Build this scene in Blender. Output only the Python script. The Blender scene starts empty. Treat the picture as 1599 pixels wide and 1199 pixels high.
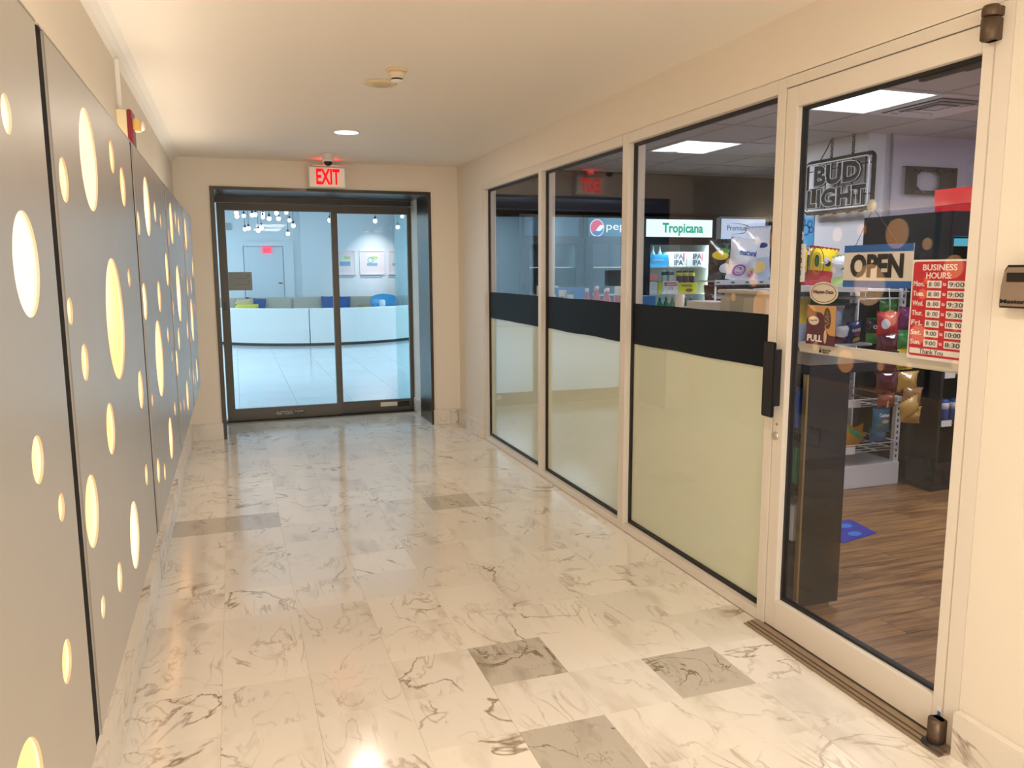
import bpy, bmesh, math, random
from mathutils import Vector, Matrix, noise
random.seed(7)
PI = math.pi
SC = bpy.context.scene
COL = SC.collection
V = Vector

# ------------------------------------------------------------------ camera, world, exposure
cam_d = bpy.data.cameras.new('camera'); cam = bpy.data.objects.new('camera', cam_d); COL.objects.link(cam)
cam_d.sensor_width = 36; cam_d.lens = 36 * 1236.16 / 1599; cam_d.clip_start = 0.05; cam_d.clip_end = 100
def cam_matrix(yaw, pitch, roll):
    cy, sy = math.cos(yaw), math.sin(yaw)
    f = V((sy*math.cos(pitch), cy*math.cos(pitch), -math.sin(pitch)))
    r = V((cy, -sy, 0)); u = r.cross(f)
    c, s = math.cos(roll), math.sin(roll)
    r2 = r*c + u*s; u2 = u*c - r*s
    return Matrix((r2, u2, -f)).transposed().to_4x4()
cam.matrix_world = Matrix.Translation((0, 0, 1.5)) @ cam_matrix(0.33538, 0.14304, -0.00421)
SC.camera = cam
w = bpy.data.worlds.new('warm_fill'); SC.world = w; w.use_nodes = True
w.node_tree.nodes['Background'].inputs[0].default_value = (1.0, 0.95, 0.88, 1)  # warm fill added through the open corridor end, out of view
w.node_tree.nodes['Background'].inputs[1].default_value = 1.6
SC.view_settings.view_transform = 'Standard'; SC.view_settings.look = 'None'
SC.view_settings.exposure = 0.37; SC.view_settings.gamma = 1.0; SC.view_settings.use_curve_mapping = False
WARM = (1.0, 0.89, 0.75); COOL = (0.64, 0.85, 1.0); STORE = (0.92, 0.93, 1.0)
P_CORR, P_STORE, P_LOBBY = 8, 17, 98

# ------------------------------------------------------------------ materials
MATS = {}
def mat(name, col, rough=0.5, metal=0.0, emit=0.0, ecol=None, coat=0.0, trans=0.0, bump=0.0, bscale=40, spec=0.5):
    if name in MATS: return MATS[name]
    m = bpy.data.materials.new(name); m.use_nodes = True; MATS[name] = m
    nt = m.node_tree; b = nt.nodes['Principled BSDF']
    b.inputs['Base Color'].default_value = (*col, 1); b.inputs['Roughness'].default_value = rough
    b.inputs['Metallic'].default_value = metal; b.inputs['Coat Weight'].default_value = coat
    b.inputs['Transmission Weight'].default_value = trans; b.inputs['Specular IOR Level'].default_value = spec
    if emit:
        b.inputs['Emission Color'].default_value = (*(ecol or col), 1); b.inputs['Emission Strength'].default_value = emit
    # gentle procedural variation of tone everywhere
    tc = nt.nodes.new('ShaderNodeTexCoord'); nz = nt.nodes.new('ShaderNodeTexNoise')
    nz.inputs['Scale'].default_value = bscale; nz.inputs['Detail'].default_value = 4
    nt.links.new(tc.outputs['Object'], nz.inputs['Vector'])
    if bump:
        bp = nt.nodes.new('ShaderNodeBump'); bp.inputs['Strength'].default_value = bump; bp.inputs['Distance'].default_value = 0.01
        nt.links.new(nz.outputs['Fac'], bp.inputs['Height']); nt.links.new(bp.outputs['Normal'], b.inputs['Normal'])
    else:
        mr = nt.nodes.new('ShaderNodeMapRange'); mr.inputs['To Min'].default_value = max(0, rough-0.04); mr.inputs['To Max'].default_value = min(1, rough+0.04)
        nt.links.new(nz.outputs['Fac'], mr.inputs['Value']); nt.links.new(mr.outputs['Result'], b.inputs['Roughness'])
    return m

def ridge(nt, vec, scale, width, dist=1.2, detail=6):
    nz = nt.nodes.new('ShaderNodeTexNoise'); nz.inputs['Scale'].default_value = scale
    nz.inputs['Detail'].default_value = detail; nz.inputs['Distortion'].default_value = dist
    nt.links.new(vec, nz.inputs['Vector'])
    s = nt.nodes.new('ShaderNodeMath'); s.operation = 'SUBTRACT'; s.inputs[1].default_value = 0.5
    nt.links.new(nz.outputs['Fac'], s.inputs[0])
    a = nt.nodes.new('ShaderNodeMath'); a.operation = 'ABSOLUTE'; nt.links.new(s.outputs[0], a.inputs[0])
    mr = nt.nodes.new('ShaderNodeMapRange'); mr.inputs['From Min'].default_value = 0; mr.inputs['From Max'].default_value = width
    mr.inputs['To Min'].default_value = 1; mr.inputs['To Max'].default_value = 0
    nt.links.new(a.outputs[0], mr.inputs['Value'])
    return mr.outputs['Result']
def blotch(nt, vec, scale, lo, hi, detail=3):
    nz = nt.nodes.new('ShaderNodeTexNoise'); nz.inputs['Scale'].default_value = scale; nz.inputs['Detail'].default_value = detail
    nt.links.new(vec, nz.inputs['Vector'])
    mr = nt.nodes.new('ShaderNodeMapRange'); mr.inputs['From Min'].default_value = lo; mr.inputs['From Max'].default_value = hi
    nt.links.new(nz.outputs['Fac'], mr.inputs['Value']); return mr.outputs['Result']
def mul(nt, a, b):
    m = nt.nodes.new('ShaderNodeMath'); m.operation = 'MULTIPLY'
    for i, x in enumerate((a, b)):
        if isinstance(x, float): m.inputs[i].default_value = x
        else: nt.links.new(x, m.inputs[i])
    return m.outputs[0]
def mixc(nt, fac, a, b):
    m = nt.nodes.new('ShaderNodeMix'); m.data_type = 'RGBA'
    nt.links.new(fac, m.inputs[0])
    for i, x in ((6, a), (7, b)):
        if isinstance(x, tuple): m.inputs[i].default_value = (*x, 1)
        else: nt.links.new(x, m.inputs[i])
    return m.outputs[2]
def marble(name, base, vein, dark, amount, rough=0.13, seed=0.0, sc=1.0, tint=0.10):
    m = bpy.data.materials.new(name); m.use_nodes = True; MATS[name] = m
    nt = m.node_tree; b = nt.nodes['Principled BSDF']
    g = nt.nodes.new('ShaderNodeNewGeometry'); oi = nt.nodes.new('ShaderNodeObjectInfo')
    comb = nt.nodes.new('ShaderNodeCombineXYZ')
    r1 = mul(nt, oi.outputs['Random'], 61.0); r2 = mul(nt, oi.outputs['Random'], 137.0)
    nt.links.new(r1, comb.inputs[0]); nt.links.new(r2, comb.inputs[1]); comb.inputs[2].default_value = seed
    add = nt.nodes.new('ShaderNodeVectorMath'); add.operation = 'ADD'
    nt.links.new(g.outputs['Position'], add.inputs[0]); nt.links.new(comb.outputs[0], add.inputs[1])
    vec = add.outputs[0]
    mp = nt.nodes.new('ShaderNodeMapping'); mp.inputs['Rotation'].default_value = (0, 0, 0.6); mp.inputs['Scale'].default_value = (1.0, 0.38, 1)
    nt.links.new(vec, mp.inputs['Vector']); sv = mp.outputs[0]
    v1 = mul(nt, ridge(nt, vec, 1.7*sc, 0.014, 1.4), blotch(nt, vec, 2.2*sc, 0.47, 0.60))
    v2 = mul(nt, mul(nt, ridge(nt, sv, 5.5*sc, 0.028, 1.6), blotch(nt, vec, 3.0*sc, 0.46, 0.62)), 0.75)
    v3 = mul(nt, blotch(nt, sv, 5.0*sc, 0.55, 0.74, 9), 0.62)
    tone = nt.nodes.new('ShaderNodeMapRange'); nt.links.new(oi.outputs['Random'], tone.inputs['Value'])
    tone.inputs['To Min'].default_value = 0.0; tone.inputs['To Max'].default_value = 1.0
    b2 = tuple(max(0, c*(1-tint)) for c in base)
    c0 = mixc(nt, tone.outputs['Result'], base, b2)
    c1 = mixc(nt, mul(nt, v3, amount), c0, vein)
    c2 = mixc(nt, mul(nt, v2, amount), c1, vein)
    c3 = mixc(nt, mul(nt, v1, amount), c2, dark)
    nt.links.new(c3, b.inputs['Base Color'])
    b.inputs['Roughness'].default_value = rough; b.inputs['Specular IOR Level'].default_value = 0.6
    return m
def wood(name, c1, c2, rough=0.35, sx=1.2, sy=14):
    m = bpy.data.materials.new(name); m.use_nodes = True; MATS[name] = m
    nt = m.node_tree; b = nt.nodes['Principled BSDF']
    g = nt.nodes.new('ShaderNodeNewGeometry'); oi = nt.nodes.new('ShaderNodeObjectInfo')
    mp = nt.nodes.new('ShaderNodeMapping'); mp.inputs['Scale'].default_value = (sx, sy, 1)
    nt.links.new(g.outputs['Position'], mp.inputs['Vector'])
    comb = nt.nodes.new('ShaderNodeCombineXYZ'); nt.links.new(mul(nt, oi.outputs['Random'], 90.0), comb.inputs[0]); nt.links.new(mul(nt, oi.outputs['Random'], 45.0), comb.inputs[1])
    nt.links.new(comb.outputs[0], mp.inputs['Location'])
    nz = nt.nodes.new('ShaderNodeTexNoise'); nz.inputs['Scale'].default_value = 1.6; nz.inputs['Detail'].default_value = 8; nz.inputs['Distortion'].default_value = 1.4
    nt.links.new(mp.outputs[0], nz.inputs['Vector'])
    mr = nt.nodes.new('ShaderNodeMapRange'); mr.inputs['From Min'].default_value = 0.35; mr.inputs['From Max'].default_value = 0.65
    nt.links.new(nz.outputs['Fac'], mr.inputs['Value'])
    nt.links.new(mixc(nt, mr.outputs['Result'], c1, c2), b.inputs['Base Color'])
    b.inputs['Roughness'].default_value = rough
    return m
def glass(name, tint=(1, 1, 1), ior=1.5, gain=1.0):
    m = bpy.data.materials.new(name); m.use_nodes = True; MATS[name] = m
    nt = m.node_tree; nt.nodes.clear()
    o = nt.nodes.new('ShaderNodeOutputMaterial'); mx = nt.nodes.new('ShaderNodeMixShader')
    t = nt.nodes.new('ShaderNodeBsdfTransparent'); t.inputs[0].default_value = (*tint, 1)
    gl = nt.nodes.new('ShaderNodeBsdfGlossy'); gl.inputs['Roughness'].default_value = 0.0
    fr = nt.nodes.new('ShaderNodeFresnel'); g = nt.nodes.new('ShaderNodeNewGeometry')
    mr = nt.nodes.new('ShaderNodeMapRange'); mr.inputs['To Min'].default_value = ior; mr.inputs['To Max'].default_value = 1/ior
    nt.links.new(g.outputs['Backfacing'], mr.inputs['Value']); nt.links.new(mr.outputs['Result'], fr.inputs['IOR'])   # thin pane: same IOR seen from both faces
    mu = nt.nodes.new('ShaderNodeMath'); mu.operation = 'MULTIPLY'; mu.inputs[1].default_value = gain; mu.use_clamp = True
    nt.links.new(fr.outputs[0], mu.inputs[0]); nt.links.new(mu.outputs[0], mx.inputs[0])
    nt.links.new(t.outputs[0], mx.inputs[1]); nt.links.new(gl.outputs[0], mx.inputs[2]); nt.links.new(mx.outputs[0], o.inputs[0])
    return m
def emission(name, col, s, col2=None, scale=3.0):
    m = bpy.data.materials.new(name); m.use_nodes = True; MATS[name] = m
    nt = m.node_tree; nt.nodes.clear()
    o = nt.nodes.new('ShaderNodeOutputMaterial'); e = nt.nodes.new('ShaderNodeEmission')
    e.inputs[0].default_value = (*col, 1); e.inputs[1].default_value = s
    if col2:
        g = nt.nodes.new('ShaderNodeNewGeometry')
        nt.links.new(mixc(nt, blotch(nt, g.outputs['Position'], scale, 0.4, 0.6, 1), col, col2), e.inputs[0])
    nt.links.new(e.outputs[0], o.inputs[0]); return m

m_wall = mat('cream wall paint', (0.84, 0.78, 0.68), 0.55, bscale=3)
m_ceil = mat('cream ceiling paint', (0.90, 0.85, 0.76), 0.6, bscale=3)
m_wallgrey = mat('greige wall paint', (0.74, 0.68, 0.58), 0.6, bscale=3)
m_marble = marble('polished cream marble', (0.90, 0.85, 0.76), (0.50, 0.43, 0.33), (0.30, 0.22, 0.15), 1.0)
m_marble_g = marble('grey veined marble', (0.60, 0.55, 0.46), (0.40, 0.35, 0.27), (0.25, 0.2, 0.14), 1.7, seed=5, sc=1.8)
m_marble_b = marble('white baseboard marble', (0.84, 0.79, 0.71), (0.5, 0.44, 0.36), (0.25, 0.18, 0.12), 0.9, rough=0.2, seed=9)
m_lobbytile = marble('pale lobby tile', (0.78, 0.82, 0.84), (0.66, 0.7, 0.72), (0.55, 0.58, 0.6), 0.4, rough=0.12, seed=3, sc=0.7, tint=0.05)
m_grout = mat('pale grout', (0.66, 0.59, 0.48), 0.7)
m_panel = mat('satin greige metal', (0.47, 0.445, 0.41), 0.36, metal=0.4, bscale=6)
m_seam = mat('dark bronze seam', (0.006, 0.005, 0.005), 0.7, spec=0.15)
m_edge = mat('brushed edge strip', (0.42, 0.37, 0.33), 0.3, metal=0.6)
m_glow = emission('backlit cream diffuser', (1.0, 0.62, 0.32), 2.4, (1.0, 0.42, 0.13), 1.3)
m_acr = mat('cream liner with painted glow', (0.95, 0.82, 0.55), 0.4, emit=0.35, ecol=(1, 0.85, 0.6))  # glow of the backlight put into the liner as emission
m_anod = mat('champagne anodised aluminium', (0.78, 0.73, 0.65), 0.38, metal=0.0, bscale=15)
m_gasket = mat('black rubber gasket', (0.008, 0.008, 0.01), 0.5)
m_glass = glass('clear glazing', (0.985, 0.99, 0.99), 1.5, 0.9)
m_glass2 = glass('pale entrance glazing', (0.96, 0.99, 1.0), 1.5, 0.25)
m_band = mat('black vinyl band', (0.004, 0.008, 0.012), 0.6, spec=0.2)
m_steel = mat('brushed dark stainless', (0.065, 0.056, 0.046), 0.3, metal=0.7, bscale=20)
m_steel2 = mat('satin door steel', (0.11, 0.10, 0.085), 0.4, metal=0.5, bscale=20)
m_bronze = mat('bronze pivot', (0.12, 0.08, 0.055), 0.4, metal=0.6)
m_black = mat('black laminate', (0.010, 0.010, 0.012), 0.22)
m_blackm = mat('black metal', (0.015, 0.015, 0.018), 0.4)
m_white = mat('white enamel', (0.80, 0.80, 0.82), 0.35)
m_whitep = mat('white plastic', (0.85, 0.83, 0.78), 0.4)
m_creamp = mat('aged cream plastic', (0.78, 0.66, 0.42), 0.45)
m_gold = mat('gold trim', (0.45, 0.33, 0.15), 0.35, metal=0.7)
m_red = mat('bright red plastic', (0.42, 0.006, 0.012), 0.35)
m_redsign = mat('sign red', (0.60, 0.015, 0.03), 0.4)
m_blue = mat('sign blue', (0.01, 0.12, 0.45), 0.4)
m_blackink = mat('black print', (0.01, 0.01, 0.01), 0.5)
m_whiteink = mat('white print', (0.9, 0.88, 0.84), 0.5)
m_film = bpy.data.materials.new('sage frosted film')
def _film():
    m = m_film; m.use_nodes = True; nt = m.node_tree; b = nt.nodes['Principled BSDF']
    b.inputs['Base Color'].default_value = (0.90, 0.97, 0.78, 1); b.inputs['Roughness'].default_value = 0.55
    tr = nt.nodes.new('ShaderNodeBsdfTranslucent'); tr.inputs[0].default_value = (0.80, 0.80, 0.62, 1)
    rf = nt.nodes.new('ShaderNodeBsdfRefraction'); rf.inputs[0].default_value = (0.85, 0.85, 0.7, 1); rf.inputs['Roughness'].default_value = 0.45; rf.inputs['IOR'].default_value = 1.05
    m1 = nt.nodes.new('ShaderNodeMixShader'); m1.inputs[0].default_value = 0.02
    m2 = nt.nodes.new('ShaderNodeMixShader'); m2.inputs[0].default_value = 0.05
    nt.links.new(b.outputs[0], m1.inputs[1]); nt.links.new(tr.outputs[0], m1.inputs[2])
    nt.links.new(m1.outputs[0], m2.inputs[1]); nt.links.new(rf.outputs[0], m2.inputs[2])
    nt.links.new(m2.outputs[0], nt.nodes['Material Output'].inputs[0])
_film()

# ------------------------------------------------------------------ mesh helpers
class MB:
    def __init__(s): s.v = []; s.f = []; s.mi = []; s.smooth = []
    def add(s, vs, fs, mi=0, smooth=False):
        o = len(s.v); s.v += [V(x) for x in vs]
        for f in fs: s.f.append([i+o for i in f]); s.mi.append(mi); s.smooth.append(smooth)
        return s
    def box(s, x0, x1, y0, y1, z0, z1, mi=0):
        vs = [(x, y, z) for x in (x0, x1) for y in (y0, y1) for z in (z0, z1)]
        return s.add(vs, [(0,1,3,2), (4,6,7,5), (0,4,5,1), (2,3,7,6), (0,2,6,4), (1,5,7,3)], mi)
    def bbox(s, x0, x1, y0, y1, z0, z1, b=0.004, mi=0):   # box with all edges bevelled
        bm = bmesh.new(); bmesh.ops.create_cube(bm, size=1)
        for v in bm.verts: v.co = V(((x0+x1)/2+v.co.x*(x1-x0), (y0+y1)/2+v.co.y*(y1-y0), (z0+z1)/2+v.co.z*(z1-z0)))
        bmesh.ops.bevel(bm, geom=bm.edges[:], offset=b, segments=2, affect='EDGES', clamp_overlap=True)
        bm.verts.index_update()
        s.add([v.co.copy() for v in bm.verts], [[v.index for v in f.verts] for f in bm.faces], mi); bm.free(); return s
    def slab(s, O, R, U, w, h, t, mi=0, N=None):  # plate: corner O, along R by w, along U by h, thick t towards N
        O, R, U = V(O), V(R).normalized(), V(U).normalized(); N = V(N) if N else R.cross(U)
        p = [O, O+R*w, O+R*w+U*h, O+U*h]; q = [a+N*t for a in p]
        return s.add(p+q, [(3,2,1,0), (4,5,6,7), (0,1,5,4), (1,2,6,5), (2,3,7,6), (3,0,4,7)], mi)
    def ellipse(s, C, R, U, rx, ry, t, n=28, mi=0):
        C, R, U = V(C), V(R).normalized(), V(U).normalized(); N = R.cross(U)
        p = [C+R*rx*math.cos(2*PI*i/n)+U*ry*math.sin(2*PI*i/n) for i in range(n)]; q = [a+N*t for a in p]
        return s.add(p+q, [list(range(n))[::-1], list(range(n, 2*n))]+[(i, (i+1) % n, n+(i+1) % n, n+i) for i in range(n)], mi)
    def ring(s, C, R, U, rx, ry, w, t, n=28, mi=0):
        C, R, U = V(C), V(R).normalized(), V(U).normalized(); N = R.cross(U)
        vs = []
        for i in range(n):
            a = 2*PI*i/n; c, d = math.cos(a), math.sin(a)
            for k, (e, z) in enumerate(((0, 0), (w, 0), (w, t), (0, t))):
                vs.append(C+R*(rx-e)*c+U*(ry-e)*d+N*z)
        fs = []
        for i in range(n):
            j = (i+1) % n
            for k in range(4): fs.append((4*i+k, 4*j+k, 4*j+(k+1) % 4, 4*i+(k+1) % 4))
        return s.add(vs, fs, mi)
    def tube(s, pts, r, n=8, closed=False, mi=0):
        pts = [V(p) for p in pts]; m = len(pts); vs = []; up = V((0, 0, 1))
        for i, p in enumerate(pts):
            if closed: d = pts[(i+1) % m]-pts[i-1]
            else: d = pts[min(i+1, m-1)]-pts[max(i-1, 0)]
            d.normalize(); a = up if abs(d.z) < 0.95 else V((1, 0, 0))
            x = d.cross(a).normalized(); y = x.cross(d)
            rr = r[i] if isinstance(r, (list, tuple)) else r
            vs += [p+x*rr*math.cos(2*PI*k/n)+y*rr*math.sin(2*PI*k/n) for k in range(n)]
        fs = []
        for i in range(m if closed else m-1):
            j = (i+1) % m
            for k in range(n): fs.append((i*n+k, i*n+(k+1) % n, j*n+(k+1) % n, j*n+k))
        if not closed: fs += [list(range(n))[::-1], [(m-1)*n+k for k in range(n)]]
        return s.add(vs, fs, mi, True)
    def lathe(s, C, prof, axis='Z', n=24, mi=0, smooth=True):
        C = V(C); vs = []
        for (r, h) in prof:
            for k in range(n):
                c, d = r*math.cos(2*PI*k/n), r*math.sin(2*PI*k/n)
                vs.append(C+(V((c, d, h)) if axis == 'Z' else V((h, c, d)) if axis == 'X' else V((c, h, d))))
        fs = []
        for i in range(len(prof)-1):
            for k in range(n): fs.append((i*n+k, i*n+(k+1) % n, (i+1)*n+(k+1) % n, (i+1)*n+k))
        fs += [list(range(n))[::-1], [(len(prof)-1)*n+k for k in range(n)]]
        return s.add(vs, fs, mi, smooth)
ORG = {}
def make(name, mb, mats, parent=None, org=None):
    me = bpy.data.meshes.new(name)
    o = V(ORG[parent.name]) if parent else V(org or (0, 0, 0))
    me.from_pydata([v-o for v in mb.v], [], mb.f); 
    for i, p in enumerate(me.polygons): p.material_index = mb.mi[i]; p.use_smooth = mb.smooth[i]
    for m in (mats if isinstance(mats, (list, tuple)) else [mats]): me.materials.append(m)
    bm = bmesh.new(); bm.from_mesh(me); bmesh.ops.recalc_face_normals(bm, faces=bm.faces[:]); bm.to_mesh(me); bm.free()
    ob = bpy.data.objects.new(name, me); COL.objects.link(ob)
    if parent: ob.parent = parent
    else: ob.location = o
    ORG[ob.name] = tuple(o); return ob
def root(name, loc=(0, 0, 0), label=None, cat=None, group=None, structure=False):
    o = bpy.data.objects.new(name, None); COL.objects.link(o); o.location = loc; ORG[o.name] = tuple(loc)
    o.empty_display_size = 0.1
    return tag(o, label, cat, group, structure)
def tag(o, label=None, cat=None, group=None, structure=False):
    if label: o['label'] = label
    if cat: o['category'] = cat
    if group: o['group'] = group
    if structure: o['kind'] = 'structure'
    return o
def struct(name, mb, m, label, cat, org=(0, 0, 0)): return tag(make(name, mb, m, None, org), label, cat, structure=True)
def text_mesh(txt, O, R, U, w, h, t, outline=0.0, bold=0.0, keep=False):
    """lettering as mesh: fills the box w x h at corner O; outline>0 gives a tube of that radius round each letter"""
    cu = bpy.data.curves.new('t', 'FONT'); cu.body = txt; cu.resolution_u = 3; cu.offset = bold; cu.space_line = 0.85
    if outline: cu.fill_mode = 'NONE'; cu.bevel_depth = outline; cu.bevel_resolution = 1
    else: cu.extrude = 0.5
    ob = bpy.data.objects.new('t', cu); COL.objects.link(ob)
    bpy.context.view_layer.update()
    me = bpy.data.meshes.new_from_object(ob.evaluated_get(bpy.context.evaluated_depsgraph_get()))
    bpy.data.objects.remove(ob)
    xs = [v.co.x for v in me.vertices]; ys = [v.co.y for v in me.vertices]
    x0, x1, y0, y1 = min(xs), max(xs), min(ys), max(ys)
    O, R, U = V(O), V(R).normalized(), V(U).normalized(); N = R.cross(U)
    sx, sy = w/(x1-x0), h/(y1-y0)
    if keep: sx = sy = min(sx, sy)
    mb = MB()
    zs = t if not outline else (sx+sy)/2
    mb.add([O+R*(v.co.x-x0)*sx+U*(v.co.y-y0)*sy+N*((v.co.z+0.5)*zs if not outline else v.co.z*zs) for v in me.vertices], [list(p.vertices) for p in me.polygons])
    bpy.data.meshes.remove(me); return mb
def lettering(parent, txt, O, R, U, w, h, m, t=0.002, name='lettering', **k):
    return make(name, text_mesh(txt, O, R, U, w, h, t, **k), m, parent)
def dup(o, loc=None, label=None, group=None):
    c = o.copy(); COL.objects.link(c); ORG[c.name] = tuple(loc or o.location)
    if loc is not None: c.location = loc
    if label: c['label'] = label
    if group: c['group'] = group
    for ch in list(o.children):
        d = ch.copy(); COL.objects.link(d); d.parent = c; ORG[d.name] = ORG[c.name]
        for g in list(ch.children): e = g.copy(); COL.objects.link(e); e.parent = d; ORG[e.name] = ORG[c.name]
    return c
def lamp(parent, loc, size, power, col, rot=(0, 0, 0), shape='DISK', sy=None, spread=None):
    l = bpy.data.lights.new('light', 'AREA'); l.shape = shape; l.size = size; l.energy = power; l.color = col
    if sy: l.size_y = sy
    if spread: l.spread = spread
    o = bpy.data.objects.new('light', l); COL.objects.link(o); o.parent = parent
    o.location = V(loc)-V(ORG[parent.name]); o.rotation_euler = rot; return o

SR, SU = V((0, -1, 0)), V((0, 0, 1))       # right and up on planes that face the corridor (-X)
ER = V((1, 0, 0))                           # right on planes that face the viewer (-Y)
XL, XW, XS = -0.2859, -0.442, 2.06
HC = 2.465; HS = 2.60; YE = 7.47

# ------------------------------------------------------------------ corridor shell
b = MB().box(-0.6, 2.3, -4.2, 8.33, -0.2, -0.004)
fl = struct('floor', b, m_grout, 'corridor floor of polished cream marble tiles', 'floor')
TP = 0.3075; tm = {}
def tile_mesh(key, w, d, m, t=0.006, gap=0.00025):
    if key not in tm:
        me = bpy.data.meshes.new('tile'); g = gap; bv = 0.0004
        vs = [(g, g, -t), (w-g, g, -t), (w-g, d-g, -t), (g, d-g, -t), (g, g, -bv), (w-g, g, -bv), (w-g, d-g, -bv), (g, d-g, -bv),
              (g+bv, g+bv, 0), (w-g-bv, g+bv, 0), (w-g-bv, d-g-bv, 0), (g+bv, d-g-bv, 0)]
        fs = [(0, 1, 5, 4), (1, 2, 6, 5), (2, 3, 7, 6), (3, 0, 4, 7), (4, 5, 9, 8), (5, 6, 10, 9), (6, 7, 11, 10), (7, 4, 8, 11), (8, 9, 10, 11)]
        me.from_pydata(vs, [], fs); me.materials.append(m); tm[key] = me
    return tm[key]
greys = {(2, 0): 0, (3, 6): 1, (4, 4): 1, (-1, 5): 0}
xs = [-0.415] + [0.195+TP*k for k in range(-1, 7)]
xs[-1] = XS + 0.0
ys = [2.573+TP*k for k in range(-8, 19)]
greyset = {(4, 8), (5, 15), (0, 15), (1, 15), (6, 7), (4, 6)}
for i in range(len(xs)-1):
    for j in range(len(ys)-1):
        y1 = ys[j+1]
        w_, d_ = xs[i+1]-xs[i], y1-ys[j]
        g = (i, j) in greyset
        me = tile_mesh((round(w_, 3), round(d_, 3), g), w_, d_, m_marble_g if g else m_marble)
        o = bpy.data.objects.new('tile', me); COL.objects.link(o); o.parent = fl; o.location = (xs[i], ys[j], random.uniform(-0.0003, 0.0003))
o = make('tile_field', MB().box(-0.415, XS, -4.2, ys[0], -0.006, 0), m_marble, fl); o['kind'] = 'stuff'

struct('ceiling', MB().box(-0.6, XS+0.1, -4.2, YE+1.0, HC, HC+0.1), m_ceil, 'smooth cream corridor ceiling', 'ceiling')
struct('wall_left', MB().box(-0.6, XW, -4.2, YE+0.2, 0, HC+0.05), m_wallgrey, 'greige corridor wall behind the backlit panels', 'wall')
# cove along the top of the left wall
b = MB(); pr = [(XW, HC-0.055), (XW+0.015, HC-0.03), (XW+0.035, HC-0.012), (XW+0.065, HC)]
vs = []
for y in (-4.2, YE): vs += [(x, y, z) for x, z in pr]+[(XW, y, HC)]
b.add(vs, [(i, i+1, 6+i, 5+i) for i in range(4)])
struct('trim_1', b, mat('white plaster cove', (0.9, 0.86, 0.78), 0.5), 'pale plaster cove where left wall meets ceiling', 'cove')
# end wall round the entrance recess
b = MB()
b.box(-0.6, -0.150, YE, 8.55, 0, HC+0.1).box(1.79, XS+0.12, YE, 8.55, 0, HC+0.1).box(-0.150, 1.79, YE, 8.55, 2.222, HC+0.1)
struct('wall_end', b, m_wall, 'cream end wall around the sliding entrance', 'wall')
b = MB()
b.box(XS, XS+0.12, 6.665, 8.55, 0, HS+0.05).box(XS, XS+0.12, 1.705, 6.665, 2.232, HS+0.05).box(XS, XS+0.12, -4.2, 1.705, 0, HS+0.05)
struct('wall_right', b, m_wall, 'cream wall that the shop front is set into', 'wall')
# baseboards of marble slabs
def slabs(name, pts, label, h=0.15, t=0.03):
    r = root(name, (0, 0, 0), label, 'baseboard', structure=True)
    for (x0, x1, y0, y1) in pts: make('slab', MB().bbox(x0, x1, y0, y1, 0, h, 0.002), m_marble_b, r)
yy = [-1.0+0.61*k for k in range(14)]+[YE]
slabs('baseboard_left', [(XW, XW+0.037, a+0.0006, b_-0.0006) for a, b_ in zip(yy[:-1], yy[1:])], 'marble baseboard below the backlit panels', 0.16)
slabs('baseboard_end', [(XW+0.037, -0.150, YE-0.02, YE), (1.79, 1.955, YE-0.02, YE), (1.957, 2.03, YE-0.02, YE)], 'marble baseboard each side of the entrance', 0.15)
slabs('baseboard_right', [(2.032, XS, 7.155, YE), (2.032, XS, 6.85, 7.153), (2.032, XS, 6.69, 6.848), (2.03, XS, 1.09, 1.70), (2.03, XS, 0.48, 1.088), (2.03, XS, -0.5, 0.478)], 'marble baseboard on the shop side wall', 0.145)

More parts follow.
